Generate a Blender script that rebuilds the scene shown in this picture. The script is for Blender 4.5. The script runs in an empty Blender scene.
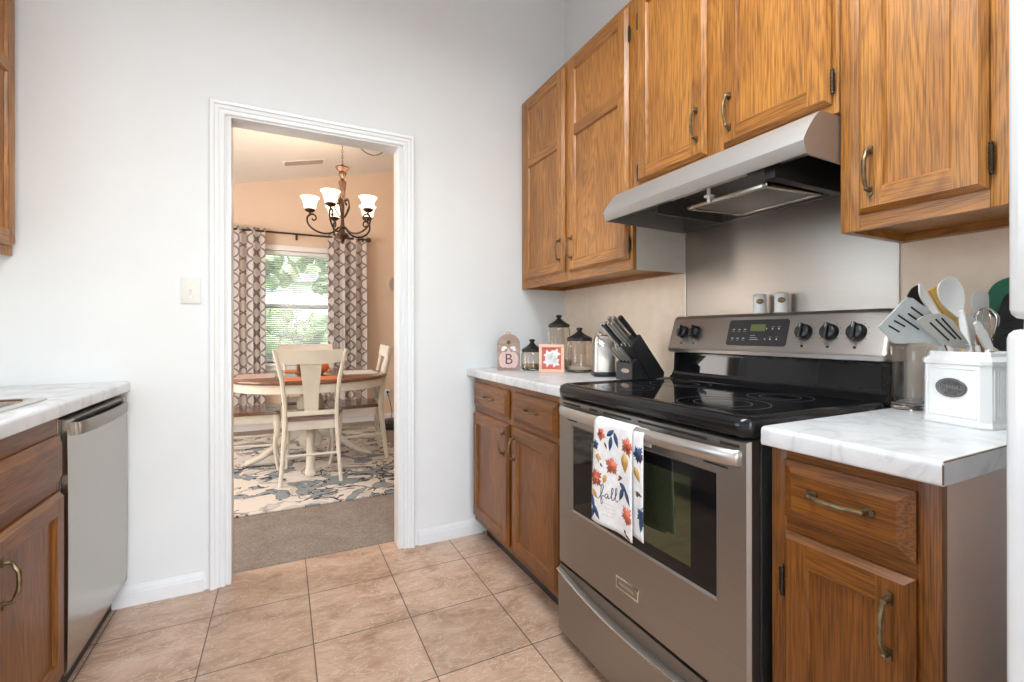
import bpy, bmesh, math, random
from mathutils import Vector, Matrix
random.seed(7)
R = math.radians
PI = math.pi
SC = bpy.context.scene
COL = SC.collection

# ------------------------------------------------------------------ camera
F, CX, CY, YAW = 462.27, 513.37, 332.1, R(26.45)
CAM = Vector((-1.5388, -2.3874, 1.1129))
cd = bpy.data.cameras.new('camera')
cam = bpy.data.objects.new('camera', cd); COL.objects.link(cam)
cam.location = CAM
cam.rotation_euler = (R(90), R(0.06), -YAW)
cd.sensor_width = 36.0
cd.lens = 36.0 * F / 1024
cd.shift_x = -(CX - 512) / 1024
cd.shift_y = (CY - 341) / 1024
cd.clip_start = 0.02; cd.clip_end = 200
SC.camera = cam

def at(px, py, D):
    """world point seen at photo pixel (px, py), D metres in front of the lens"""
    r = Vector((math.cos(YAW), -math.sin(YAW), 0)); f = Vector((math.sin(YAW), math.cos(YAW), 0))
    return CAM + f * D + r * ((px - CX) / F * D) + Vector((0, 0, 1)) * (-(py - CY) / F * D)

# ------------------------------------------------------------------ world, exposure, lights
SC.view_settings.view_transform = 'Standard'
SC.view_settings.look = 'None'
SC.view_settings.gamma = 1.0
SC.view_settings.use_curve_mapping = False
SC.view_settings.exposure = 0.0
w = bpy.data.worlds.new('world'); SC.world = w; w.use_nodes = True
nt = w.node_tree
bg = nt.nodes['Background']
sky = nt.nodes.new('ShaderNodeTexSky'); sky.sky_type = 'NISHITA'
sky.sun_elevation = R(50); sky.sun_rotation = R(150); sky.sun_disc = False
sky.air_density = 1.0; sky.dust_density = 2.0
nt.links.new(sky.outputs[0], bg.inputs[0]); bg.inputs[1].default_value = 1.2

def light(name, kind, loc, power, color=(1, 1, 1), size=(1, 1), rot=(0, 0, 0), radius=.05):
    l = bpy.data.lights.new(name, kind); l.energy = power; l.color = color
    if kind == 'AREA':
        l.shape = 'RECTANGLE'; l.size, l.size_y = size
    elif kind == 'POINT':
        l.shadow_soft_size = radius
    elif kind == 'SUN':
        l.angle = R(2)
    o = bpy.data.objects.new(name, l); COL.objects.link(o); o.location = loc; o.rotation_euler = rot
    return o
light('sun', 'SUN', (0, 0, 20), 9.0, (1, .97, .92), rot=(R(42), 0, R(-25)))
# the kitchen's ceiling fixture, plus added fill at unseen sink window and rear doors
light('ceiling_fixture_light', 'AREA', (-1.25, -1.8, 2.74), 42, (.885, .96, 1), (1.15, .5))
light('sink_side_fill', 'AREA', (-2.70, -1.25, 1.62), 4.5, (.97, .98, 1), (1.0, .95), rot=(0, R(-90), 0))
light('rear_fill', 'AREA', (-1.3, -5.05, 1.2), 33, (.91, .96, 1), (2.3, 2.1), rot=(R(90), 0, 0))
# the dining room: added fill from the blank left wall (chandelier bulbs are made with the chandelier)
light('dining_side_fill', 'AREA', (-3.9, 1.6, 1.5), 84, (1, .95, .90), (1.6, 1.6), rot=(0, R(-90), 0))

# ------------------------------------------------------------------ material helpers
def new_mat(name):
    m = bpy.data.materials.new(name); m.use_nodes = True
    n = m.node_tree.nodes; p = n['Principled BSDF']
    return m, m.node_tree, p
def N(t, kind, **kw):
    n = t.nodes.new(kind)
    for k, v in kw.items():
        if k.startswith('i_'):
            key = k[2:]
            key = int(key) if key.isdigit() else key.replace('_', ' ')
            n.inputs[key].default_value = v
        else: setattr(n, k, v)
    return n
def L(t, a, b): t.links.new(a, b)
def ramp(t, fac, stops):
    r = t.nodes.new('ShaderNodeValToRGB'); e = r.color_ramp.elements
    while len(e) < len(stops): e.new(0.5)
    for i, (p, c) in enumerate(stops):
        e[i].position = p; e[i].color = (*c, 1) if len(c) == 3 else c
    L(t, fac, r.inputs[0]); return r.outputs[0]
def mix(t, fac, a, b, mode='MIX'):
    m = t.nodes.new('ShaderNodeMix'); m.data_type = 'RGBA'; m.blend_type = mode
    for s, v in ((0, fac), (6, a), (7, b)):
        if hasattr(v, 'links') or hasattr(v, 'is_linked'): L(t, v, m.inputs[s])
        else: m.inputs[s].default_value = v if s == 0 else ((*v, 1) if len(v) == 3 else v)
    return m.outputs[2]
def math_(t, op, a, b=None):
    m = t.nodes.new('ShaderNodeMath'); m.operation = op
    for i, v in enumerate((a, b)):
        if v is None: continue
        if hasattr(v, 'is_linked'): L(t, v, m.inputs[i])
        else: m.inputs[i].default_value = v
    return m.outputs[0]
def coords(t, scale=(1, 1, 1), rot=(0, 0, 0), kind='Object', loc=(0, 0, 0)):
    c = t.nodes.new('ShaderNodeTexCoord'); mp = t.nodes.new('ShaderNodeMapping')
    mp.inputs['Scale'].default_value = scale; mp.inputs['Rotation'].default_value = rot; mp.inputs['Location'].default_value = loc
    L(t, c.outputs[kind], mp.inputs[0]); return mp.outputs[0]
def noise(t, vec, scale=5, detail=4, rough=.5, dist=0):
    n = N(t, 'ShaderNodeTexNoise'); L(t, vec, n.inputs['Vector'])
    n.inputs['Scale'].default_value = scale; n.inputs['Detail'].default_value = detail
    n.inputs['Roughness'].default_value = rough; n.inputs['Distortion'].default_value = dist
    return n.outputs['Fac']
def bump(t, p, h, strength=.2, dist=.01):
    b = N(t, 'ShaderNodeBump'); b.inputs['Strength'].default_value = strength; b.inputs['Distance'].default_value = dist
    L(t, h, b.inputs['Height']); L(t, b.outputs[0], p.inputs['Normal'])

def plain(name, col, rough=.5, metal=0, var=.06, scale=40, bmp=0, emit=None, coat=0):
    m, t, p = new_mat(name)
    v = noise(t, coords(t), scale, 3)
    lo = tuple(max(0, c * (1 - var)) for c in col); hi = tuple(min(1, c * (1 + var)) for c in col)
    L(t, ramp(t, v, [(.3, lo), (.7, hi)]), p.inputs['Base Color'])
    p.inputs['Roughness'].default_value = rough; p.inputs['Metallic'].default_value = metal
    p.inputs['Coat Weight'].default_value = coat
    if bmp: bump(t, p, v, bmp, .002)
    if emit:
        p.inputs['Emission Color'].default_value = (*emit[0], 1); p.inputs['Emission Strength'].default_value = emit[1]
    return m

def oak(name, axis, tone=1.0, gg=1.0, bb=1.0, coat=.18):
    """oak with the grain running along axis 0, 1 or 2"""
    m, t, p = new_mat(name)
    def sc(across, along):
        s = [across] * 3; s[axis] = along; return tuple(s)
    inf = N(t, 'ShaderNodeObjectInfo')
    off = N(t, 'ShaderNodeVectorMath', operation='SCALE'); off.inputs[0].default_value = (7, 11, 5)
    L(t, inf.outputs['Random'], off.inputs['Scale'])
    c = N(t, 'ShaderNodeTexCoord'); add = N(t, 'ShaderNodeVectorMath', operation='ADD')
    L(t, c.outputs['Object'], add.inputs[0]); L(t, off.outputs[0], add.inputs[1])
    def v(s):
        mp = N(t, 'ShaderNodeMapping'); mp.inputs['Scale'].default_value = s; L(t, add.outputs[0], mp.inputs[0]); return mp.outputs[0]
    # cathedral figure: contour lines of a stretched noise
    n1 = noise(t, v(sc(6.0, .8)), 1.0, 2, .4, .15)
    rings = math_(t, 'FRACT', math_(t, 'MULTIPLY', n1, 30.0))
    fig = ramp(t, rings, [(0, (.30, .27, .24)), (.22, (.8, .78, .76)), (.7, (1, 1, 1)), (1, (.30, .27, .24))])
    fine = noise(t, v(sc(330, 9)), 1.0, 2, .55)
    pores = ramp(t, fine, [(.40, (.30, .27, .25)), (.54, (1, 1, 1))])
    broad = noise(t, v(sc(6, 1.4)), 1.0, 4, .6)
    base = ramp(t, broad, [(q, (r_ * tone, g_ * tone * gg, b_ * tone * bb)) for q, r_, g_, b_ in ((.25, .30, .112, .019), (.5, .49, .20, .038), (.75, .60, .265, .058))])
    c1 = mix(t, .40, base, fig, 'MULTIPLY')
    c2 = mix(t, .65, c1, pores, 'MULTIPLY')
    worn = ramp(t, noise(t, v(sc(9, 2.2)), 1.0, 5, .7, .4), [(.62, (0, 0, 0)), (.80, (.4, .4, .4))])
    L(t, mix(t, worn, c2, (.13, .075, .05)), p.inputs['Base Color'])
    p.inputs['Roughness'].default_value = .38
    p.inputs['Coat Weight'].default_value = coat; p.inputs['Coat Roughness'].default_value = .25
    bump(t, p, fine, .12, .002)
    return m

def steel(name, col, rough=.3, axis=1, metal=1.0, vr=.045):
    m, t, p = new_mat(name)
    s = [180, 180, 180]; s[axis] = 1.5
    v = noise(t, coords(t, tuple(s)), 1.0, 3, .6)
    lo = tuple(c * .97 for c in col); hi = tuple(min(1, c * 1.02) for c in col)
    L(t, ramp(t, v, [(.3, lo), (.7, hi)]), p.inputs['Base Color'])
    p.inputs['Metallic'].default_value = metal
    rr = N(t, 'ShaderNodeMapRange', i_3=rough - vr, i_4=rough + vr); L(t, v, rr.inputs[0]); L(t, rr.outputs[0], p.inputs['Roughness'])
    return m

def glass(name, col=(1, 1, 1), rough=0.0, ior=1.45):
    m, t, p = new_mat(name)
    v = noise(t, coords(t), 30, 2); L(t, ramp(t, v, [(0, tuple(c * .985 for c in col)), (1, col)]), p.inputs['Base Color'])
    p.inputs['Transmission Weight'].default_value = 1; p.inputs['Roughness'].default_value = rough; p.inputs['IOR'].default_value = ior
    return m
def pane(name, tint=(1, 1, 1), gloss=.12):
    """thin flat glazing: clear with a surface reflection"""
    m = bpy.data.materials.new(name); m.use_nodes = True; t = m.node_tree
    t.nodes.remove(t.nodes['Principled BSDF']); o = t.nodes['Material Output']
    a = N(t, 'ShaderNodeBsdfTransparent'); a.inputs[0].default_value = (*tint, 1)
    g = N(t, 'ShaderNodeBsdfGlossy'); g.inputs['Roughness'].default_value = .02
    f = N(t, 'ShaderNodeFresnel'); f.inputs[0].default_value = 1.45
    x = N(t, 'ShaderNodeMixShader'); L(t, f.outputs[0], x.inputs[0]); L(t, a.outputs[0], x.inputs[1]); L(t, g.outputs[0], x.inputs[2])
    L(t, x.outputs[0], o.inputs[0]); return m

M = {}
M['wall'] = plain('wall_paint', (.785, .80, .808), .75, var=.012, scale=6)
M['ceiling'] = plain('ceiling_paint', (.84, .83, .81), .85, var=.015, scale=20)
M['peach'] = plain('dining_wall_paint', (.72, .57, .45), .75, var=.015, scale=6)
M['beige_strip'] = plain('beige_wall_strip', (.93, .765, .605), .6, var=.04, scale=18)
M['trim'] = plain('white_trim_paint', (.80, .81, .82), .35, var=.01, coat=.1)
M['oak_z'] = oak('oak_upright_grain', 2, .96, .97, .85); M['oak_y'] = oak('oak_level_grain', 1, .90, .95, .8); M['oak_x'] = oak('oak_deep_grain', 0)
M['base_z'] = oak('dimmed_oak_upright_grain', 2, .47, .80, .36, .08); M['base_y'] = oak('dimmed_oak_level_grain', 1, .47, .80, .36, .08)  # base oak: same finish, the weaker light down low put into its tone
M['laminate_side'] = plain('brown_side_laminate', (.62, .43, .33), .3, var=.08, scale=5, coat=.6)
M['pale_side'] = plain('pale_side_laminate', (.70, .64, .56), .45, var=.03)
M['kick'] = plain('black_kick', (.02, .018, .017), .5)
M['steel'] = steel('brushed_steel', (.335, .31, .285), .40, vr=.02)
M['steel_dw'] = steel('dishwasher_steel', (.435, .40, .355), .24, axis=2, vr=.006)
M['steel_bar'] = steel('handle_steel', (.56, .53, .50), .36, vr=.02)
M['steel_panel'] = steel('panel_steel', (.50, .46, .425), .38, vr=.02)
M['steel_z'] = steel('brushed_steel_upright', (.60, .56, .52), .34, axis=2)
M['steel_light'] = steel('bright_steel', (.66, .62, .58), .22)
M['steel_hood'] = steel('hood_steel', (.46, .44, .42), .5, metal=.75)
M['splash'] = steel('splash_steel', (.53, .48, .43), .44, axis=1)
M['chrome'] = plain('polished_steel', (.75, .73, .70), .12, 1, var=.03)
M['dark_steel'] = plain('dark_steel', (.20, .195, .19), .38, .8, var=.1)
M['black'] = plain('black_enamel', (.010, .010, .011), .14, var=.2)
M['black_glass'] = plain('black_glass', (.006, .006, .007), .05, var=.1)
M['oven_glass'] = plain('coated_oven_glass', (.016, .018, .010), .05, var=.1)
for q, v in (('IOR', 2.3), ('Specular Tint', (.80, .95, .62, 1))): M['oven_glass'].node_tree.nodes['Principled BSDF'].inputs[q].default_value = v
for q in ('black', 'black_glass'): M[q].node_tree.nodes['Principled BSDF'].inputs['Specular IOR Level'].default_value = .38
M['black_matte'] = plain('black_matte', (.02, .02, .021), .45, var=.2)
M['black_plastic'] = plain('black_plastic', (.018, .018, .02), .3, var=.1)
M['brass'] = plain('antique_brass', (.20, .15, .085), .40, .95, var=.3, scale=90)
M['copper'] = plain('copper_bronze', (.105, .06, .042), .42, .5, var=.4, scale=50)
M['bronze'] = plain('oil_bronze', (.075, .05, .038), .4, .8, var=.3, scale=60)
M['hinge'] = plain('dark_hinge', (.06, .05, .04), .35, .9, var=.3)
M['filter'] = plain('filter_mesh', (.26, .24, .22), .45, .7, var=.25, scale=400)
M['white'] = plain('white_enamel', (.70, .71, .72), .25, var=.01, coat=.3)
M['ceramic'] = plain('white_ceramic', (.86, .86, .85), .18, var=.01, coat=.4)
M['white_plastic'] = plain('white_plastic', (.80, .79, .77), .35, var=.02)
M['ivory'] = plain('ivory_plastic', (.76, .75, .70), .35, var=.01)
M['grey_plastic'] = plain('grey_nylon', (.56, .585, .585), .35, var=.03)
M['grey_plastic2'] = plain('warm_grey_nylon', (.52, .51, .47), .35, var=.03)
M['yellow'] = plain('yellow_silicone', (.82, .52, .14), .4, var=.04)
M['green'] = plain('green_nylon', (.01, .23, .13), .3, var=.05)
M['wood_spoon'] = plain('wooden_spoon', (.32, .14, .06), .5, var=.15)
M['pewter'] = plain('pewter', (.16, .16, .155), .4, .7, var=.3, scale=200)
M['pewter_light'] = plain('pewter_raised', (.42, .42, .41), .4, .7, var=.1)
M['lid'] = plain('dark_metal_lid', (.035, .033, .032), .42, .5, var=.25, scale=80)
M['jar'] = glass('jar_glass', (.96, .90, .83))
M['clear'] = glass('clear_glass', (.98, .98, .98))
M['flour'] = plain('flour', (.80, .74, .66), .9, var=.04)
M['grain'] = plain('brown_grain', (.44, .32, .19), .8, var=.5, scale=60, bmp=.4)
M['cream'] = plain('cream_paint', (.72, .665, .565), .4, var=.03, scale=15)
M['glaze'] = plain('frosted_shade', (.95, .86, .72), .4, var=.02, emit=((1, .80, .58), 2.2))
M['vac'] = plain('black_appliance', (.012, .012, .014), .3, var=.1)
M['pane'] = pane('window_pane')

def m_marble():
    m, t, p = new_mat('white_marble_laminate')
    v = coords(t, (1, 1, 1))
    n = noise(t, v, 5, 8, .62, 1.2)
    d = math_(t, 'ABSOLUTE', math_(t, 'SUBTRACT', n, .5))
    vein = ramp(t, d, [(0, (.47, .47, .48)), (.035, (.64, .64, .645)), (.16, (.74, .74, .74))])
    cl = noise(t, v, 11, 5, .6, .5)
    L(t, mix(t, .5, vein, ramp(t, cl, [(.3, (.62, .62, .63)), (.62, (.76, .76, .76))])), p.inputs['Base Color'])
    p.inputs['Roughness'].default_value = .24; return m
M['marble'] = m_marble()
TX, TY, TS = -1.7921, -.2431, .3489
def m_tile():
    m, t, p = new_mat('beige_floor_tile')
    v = coords(t, (1, 1, 1), loc=(-TX + TS * 20, -TY + TS * 40, 0))
    b = N(t, 'ShaderNodeTexBrick', offset=0.0, squash=1.0); L(t, v, b.inputs['Vector'])
    b.inputs['Scale'].default_value = 1; b.inputs['Mortar Size'].default_value = .0022; b.inputs['Mortar Smooth'].default_value = .15
    b.inputs['Bias'].default_value = 0; b.inputs['Brick Width'].default_value = TS; b.inputs['Row Height'].default_value = TS
    b.inputs['Color1'].default_value = (.9, .9, .9, 1); b.inputs['Color2'].default_value = (1.06, 1.06, 1.06, 1)
    n1 = noise(t, coords(t, (1, 1.6, 1), rot=(0, 0, .6)), 5.5, 7, .62, .8)
    base = ramp(t, n1, [(.28, (.33, .195, .12)), (.45, (.49, .315, .215)), (.58, (.59, .40, .285)), (.75, (.65, .49, .38))])
    n2 = noise(t, coords(t, (1, 2.6, 1), rot=(0, 0, -.7)), 9, 6, .62, 1.8)
    d = math_(t, 'ABSOLUTE', math_(t, 'SUBTRACT', n2, .53))
    scr = ramp(t, d, [(0, (.9, .9, .9)), (.014, (.2, .2, .2)), (.035, (0, 0, 0))])
    c = mix(t, scr, base, (.72, .59, .49)); c = mix(t, 1.0, c, b.outputs['Color'], 'MULTIPLY')
    L(t, mix(t, b.outputs['Fac'], c, (.12, .085, .06)), p.inputs['Base Color'])
    p.inputs['Roughness'].default_value = .36
    inv = math_(t, 'SUBTRACT', 1.0, b.outputs['Fac']); h = math_(t, 'ADD', inv, math_(t, 'MULTIPLY', n1, .25))
    bump(t, p, h, .35, .003); return m
M['tile'] = m_tile()
def m_carpet():
    m, t, p = new_mat('taupe_carpet')
    a = noise(t, coords(t), 130, 4, .75); b = noise(t, coords(t), 7, 4, .6)
    c = ramp(t, a, [(.3, (.20, .16, .135)), (.55, (.42, .355, .30)), (.75, (.58, .51, .45))])
    L(t, mix(t, .7, c, ramp(t, b, [(.3, (.72, .72, .72)), (.65, (1, 1, 1))]), 'MULTIPLY'), p.inputs['Base Color'])
    p.inputs['Roughness'].default_value = .95; bump(t, p, a, 1.0, .012); return m
M['carpet'] = m_carpet()
def m_rug():
    m, t, p = new_mat('floral_rug')
    v = coords(t)
    n1 = noise(t, v, 3.4, 2, .4, 1.1); n2 = noise(t, coords(t, loc=(4, 7, 1)), 3.6, 3, .5, 1.6); n3 = noise(t, coords(t, loc=(9, 2, 5)), 6.0, 2, .45, 1.0)
    def line(n, c, wd): return ramp(t, math_(t, 'ABSOLUTE', math_(t, 'SUBTRACT', n, c)), [(0, (1, 1, 1)), (wd, (1, 1, 1)), (wd * 1.6, (0, 0, 0))])
    base = mix(t, ramp(t, n3, [(.55, (0, 0, 0)), (.57, (1, 1, 1))]), (.72, .66, .60), (.60, .54, .49))
    blue = ramp(t, n2, [(.555, (0, 0, 0)), (.57, (1, 1, 1))])
    shade = mix(t, noise(t, v, 16, 4, .6), (.13, .17, .19), (.40, .44, .45))
    c = mix(t, blue, base, shade)
    c = mix(t, line(n2, .555, .009), c, (.05, .05, .06))
    gate = ramp(t, noise(t, v, 2.5, 1), [(.45, (0, 0, 0)), (.5, (1, 1, 1))])
    l1 = mix(t, 1.0, line(n1, .5, .010), gate, 'MULTIPLY')
    c = mix(t, l1, c, (.045, .045, .055))
    c = mix(t, line(n3, .60, .007), c, (.32, .31, .31))
    L(t, c, p.inputs['Base Color']); p.inputs['Roughness'].default_value = .95
    bump(t, p, noise(t, v, 300, 3), .4, .004); return m
M['rug'] = m_rug()
def m_curtain():
    m, t, p = new_mat('trellis_curtain')
    uv = N(t, 'ShaderNodeTexCoord'); s = N(t, 'ShaderNodeSeparateXYZ'); L(t, uv.outputs['UV'], s.inputs[0])
    u, v = s.outputs[0], s.outputs[1]                      # metres along the cloth, metres up
    w_ = math_(t, 'MULTIPLY', math_(t, 'SINE', math_(t, 'MULTIPLY', v, 2 * PI / .30)), 1.42)
    k = math_(t, 'MULTIPLY', u, PI / .105)
    def ln(sgn, wd):
        a = math_(t, 'ABSOLUTE', math_(t, 'SINE', math_(t, 'ADD', k, math_(t, 'MULTIPLY', w_, sgn))))
        return ramp(t, a, [(0, (1, 1, 1)), (wd, (1, 1, 1)), (wd + .07, (0, 0, 0))])
    l = mix(t, 1.0, ln(1, .24), ln(-1, .24), 'LIGHTEN')
    L(t, mix(t, l, (.86, .81, .79), (.36, .29, .285)), p.inputs['Base Color'])
    p.inputs['Roughness'].default_value = .9; p.inputs['Subsurface Weight'].default_value = 0
    t2 = N(t, 'ShaderNodeBsdfTranslucent'); L(t, mix(t, l, (.82, .78, .76), (.33, .265, .25)), t2.inputs[0])
    x = N(t, 'ShaderNodeMixShader'); x.inputs[0].default_value = .5; L(t, p.outputs[0], x.inputs[1]); L(t, t2.outputs[0], x.inputs[2])
    L(t, x.outputs[0], t.nodes['Material Output'].inputs[0]); return m
M['curtain'] = m_curtain()
def m_tabletop():
    m, t, p = new_mat('brown_table_wood')
    a = noise(t, coords(t, (2, 60, 60)), 1, 4, .6)
    L(t, ramp(t, a, [(.3, (.11, .045, .022)), (.7, (.24, .10, .048))]), p.inputs['Base Color'])
    p.inputs['Roughness'].default_value = .22; p.inputs['Coat Weight'].default_value = .4; return m
M['table_wood'] = m_tabletop()
def m_plaque():
    m, t, p = new_mat('washed_wood')
    a = noise(t, coords(t, (9, 9, 90)), 1, 4, .6)
    L(t, ramp(t, a, [(.3, (.30, .20, .15)), (.7, (.47, .34, .27))]), p.inputs['Base Color']); p.inputs['Roughness'].default_value = .7; return m
M['plaque'] = m_plaque()
for k, c in dict(pink=(.74, .52, .49), red=(.60, .14, .10), pink_wood=(.78, .50, .38), leaf_white=(.82, .80, .78), leaf_sage=(.55, .66, .58),
                 letter=(.12, .07, .05), cloth=(.82, .81, .80), navy=(.02, .055, .14), coral=(.62, .16, .09), rust=(.40, .07, .03), gold=(.56, .33, .09), brown=(.12, .04, .03),
                 ink=(.06, .06, .10), faint=(.70, .58, .52), orange=(.72, .20, .06), mat_pink=(.70, .52, .47), napkin=(.75, .73, .70), stem=(.18, .11, .05),
                 lcd=(.10, .12, .03), print=(.42, .42, .42), vent=(.40, .33, .29), plate_tan=(.66, .56, .47), shadow_slot=(.01, .01, .01), dust=(.05, .05, .055)).items():
    M[k] = plain(k + '_finish', c, .7, var=.08, scale=60)
M['lcd_on'] = plain('clock_display', (.10, .12, .04), .3, emit=((.42, .5, .16), .07))

# ------------------------------------------------------------------ mesh builder
class MB:
    def __init__(s): s.bm = bmesh.new(); s.uv = s.bm.loops.layers.uv.new('UVMap')
    def _merge(s, t, mi, Mx=None):
        if Mx is not None: bmesh.ops.transform(t, matrix=Mx, verts=t.verts)
        if mi is not None:
            for f in t.faces: f.material_index = mi
        me = bpy.data.meshes.new('t'); t.to_mesh(me); t.free(); s.bm.from_mesh(me); bpy.data.meshes.remove(me); return s
    def box(s, x0, x1, y0, y1, z0, z1, bev=0, mi=0, Mx=None, seg=2):
        t = bmesh.new(); bmesh.ops.create_cube(t, size=1)
        for v in t.verts: v.co = Vector(((x0 + x1) / 2 + v.co.x * (x1 - x0), (y0 + y1) / 2 + v.co.y * (y1 - y0), (z0 + z1) / 2 + v.co.z * (z1 - z0)))
        if bev: bmesh.ops.bevel(t, geom=t.edges[:], offset=bev, segments=seg, affect='EDGES', profile=.5)
        return s._merge(t, mi, Mx)
    def prism(s, poly, d0, d1, Mx=None, mi=0, bev=0):
        """poly in (u,v), extruded along w from d0 to d1"""
        t = bmesh.new()
        a = [t.verts.new((u, v, d0)) for u, v in poly]; b = [t.verts.new((u, v, d1)) for u, v in poly]
        n = len(poly); t.faces.new(a); t.faces.new(b)
        for i in range(n): t.faces.new((a[i], a[(i + 1) % n], b[(i + 1) % n], b[i]))
        if bev: bmesh.ops.bevel(t, geom=[e for e in t.edges], offset=bev, segments=2, affect='EDGES')
        return s._merge(t, mi, Mx)
    def loft(s, rings, mi=0, caps=True, closed=True, Mx=None):
        t = bmesh.new(); R_ = [[t.verts.new(p) for p in r] for r in rings]; n = len(rings[0])
        for a, b in zip(R_, R_[1:]):
            for i in range(n if closed else n - 1):
                try: t.faces.new((a[i], a[(i + 1) % n], b[(i + 1) % n], b[i]))
                except ValueError: pass
        if caps:
            t.faces.new(R_[0]); t.faces.new(R_[-1])
        return s._merge(t, mi, Mx)
    def lathe(s, prof, c=(0, 0, 0), seg=24, mi=0, Mx=None, caps=True):
        rings = [[(c[0] + r * math.cos(2 * PI * i / seg), c[1] + r * math.sin(2 * PI * i / seg), c[2] + z) for i in range(seg)] for r, z in prof]
        return s.loft(rings, mi, caps, True, Mx)
    def tube(s, pts, r, seg=8, mi=0, caps=True, Mx=None, flat=1.0):
        pts = [Vector(p) for p in pts]; n = len(pts); rs = r if isinstance(r, (list, tuple)) else [r] * n
        up = Vector((0, 0, 1)); rings = []; prev = None
        for i, p in enumerate(pts):
            d = (pts[min(i + 1, n - 1)] - pts[max(i - 1, 0)])
            d = d.normalized() if d.length > 1e-9 else Vector((0, 0, 1))
            if prev is None:
                a = d.cross(up)
                if a.length < .1: a = d.cross(Vector((1, 0, 0)))
            else: a = prev - d * prev.dot(d)
            a.normalize(); prev = a.copy(); b = d.cross(a)
            rings.append([p + a * (rs[i] * math.cos(2 * PI * k / seg)) + b * (rs[i] * flat * math.sin(2 * PI * k / seg)) for k in range(seg)])
        return s.loft(rings, mi, caps, True, Mx)
    def ball(s, c, r, mi=0, sx=1, sy=1, sz=1, sub=2, Mx=None):
        t = bmesh.new(); bmesh.ops.create_icosphere(t, subdivisions=sub, radius=r)
        for v in t.verts: v.co = Vector((c[0] + v.co.x * sx, c[1] + v.co.y * sy, c[2] + v.co.z * sz))
        return s._merge(t, mi, Mx)
    def grid(s, fn, nu, nv, mi=0, uvf=None):
        t = s.bm; V = [[t.verts.new(fn(i / nu, j / nv)) for j in range(nv + 1)] for i in range(nu + 1)]
        for i in range(nu):
            for j in range(nv):
                f = t.faces.new((V[i][j], V[i + 1][j], V[i + 1][j + 1], V[i][j + 1])); f.material_index = mi
                if uvf:
                    for lp, (a, b) in zip(f.loops, ((i, j), (i + 1, j), (i + 1, j + 1), (i, j + 1))): lp[s.uv].uv = uvf(a / nu, b / nv)
        return s
    def text(s, body, size, Mx, mi=0, ext=.0004, align='CENTER', sx=1.0):
        cu = bpy.data.curves.new('t', 'FONT'); cu.body = body; cu.size = size; cu.extrude = ext; cu.align_x = align; cu.align_y = 'CENTER'
        cu.resolution_u = 3
        o = bpy.data.objects.new('t', cu); COL.objects.link(o); bpy.context.view_layer.update()
        me = bpy.data.meshes.new_from_object(o.evaluated_get(bpy.context.evaluated_depsgraph_get()))
        bpy.data.objects.remove(o); bpy.data.curves.remove(cu)
        t = bmesh.new(); t.from_mesh(me); bpy.data.meshes.remove(me)
        for v in t.verts: v.co.x *= sx
        return s._merge(t, mi, Mx)
    def build(s, name, mats, parent=None, angle=35, solid=0, recalc=True, offset=None):
        if recalc: bmesh.ops.recalc_face_normals(s.bm, faces=s.bm.faces)
        o3 = Vector((0, 0, 0))
        if parent is not None:
            r = parent
            while r is not None: o3 += r.location; r = r.parent
        else:
            xs = [v.co for v in s.bm.verts]
            o3 = Vector(((min(c.x for c in xs) + max(c.x for c in xs)) / 2, (min(c.y for c in xs) + max(c.y for c in xs)) / 2, min(c.z for c in xs)))
            if offset is not None: o3 = Vector(offset)
        for v in s.bm.verts: v.co -= o3
        me = bpy.data.meshes.new(name); s.bm.to_mesh(me); s.bm.free()
        for m in (mats if isinstance(mats, (list, tuple)) else [mats]): me.materials.append(M[m] if isinstance(m, str) else m)
        (me.shade_smooth(), me.set_sharp_from_angle(angle=R(angle))) if angle else me.shade_flat()
        o = bpy.data.objects.new(name, me); COL.objects.link(o)
        if parent is None: o.location = o3
        else: o.parent = parent
        if solid:
            md = o.modifiers.new('thickness', 'SOLIDIFY'); md.thickness = solid; md.offset = 0
        return o
def tag(o, label=None, cat=None, group=None, kind=None):
    if label: o['label'] = label
    if cat: o['category'] = cat
    if group: o['group'] = group
    if kind: o['kind'] = kind
    return o
def thing(name, loc, label, cat, group=None):
    o = bpy.data.objects.new(name, None); COL.objects.link(o); o.location = loc; o.empty_display_size = .05
    return tag(o, label, cat, group)
def copy_tree(o, parent=None):
    c = o.copy(); COL.objects.link(c); c.parent = parent
    for ch in list(o.children): copy_tree(ch, c)
    return c
def st(name, mb, mats, **kw): return tag(mb.build(name, mats, **kw), kind='structure')
def frame(o, u, v):
    """matrix taking (u,v,w) to world, w = u x v"""
    u = Vector(u).normalized(); v = Vector(v); v = (v - u * v.dot(u)).normalized(); w_ = u.cross(v)
    return Matrix(((u.x, v.x, w_.x, o[0]), (u.y, v.y, w_.y, o[1]), (u.z, v.z, w_.z, o[2]), (0, 0, 0, 1)))
def faceR(x, y, z): return Matrix(((0, 0, -1, x), (-1, 0, 0, y), (0, 1, 0, z), (0, 0, 0, 1)))     # right run: u = -Y, v = Z, w = -X
def faceL(x, y, z): return Matrix(((0, 0, 1, x), (1, 0, 0, y), (0, 1, 0, z), (0, 0, 0, 1)))      # left run: u = +Y, v = Z, w = +X
def bez(p0, p1, p2, p3, n=12):
    p0, p1, p2, p3 = map(Vector, (p0, p1, p2, p3))
    return [p0 * (1 - t) ** 3 + p1 * 3 * t * (1 - t) ** 2 + p2 * 3 * t * t * (1 - t) + p3 * t ** 3 for t in [i / n for i in range(n + 1)]]
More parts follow.
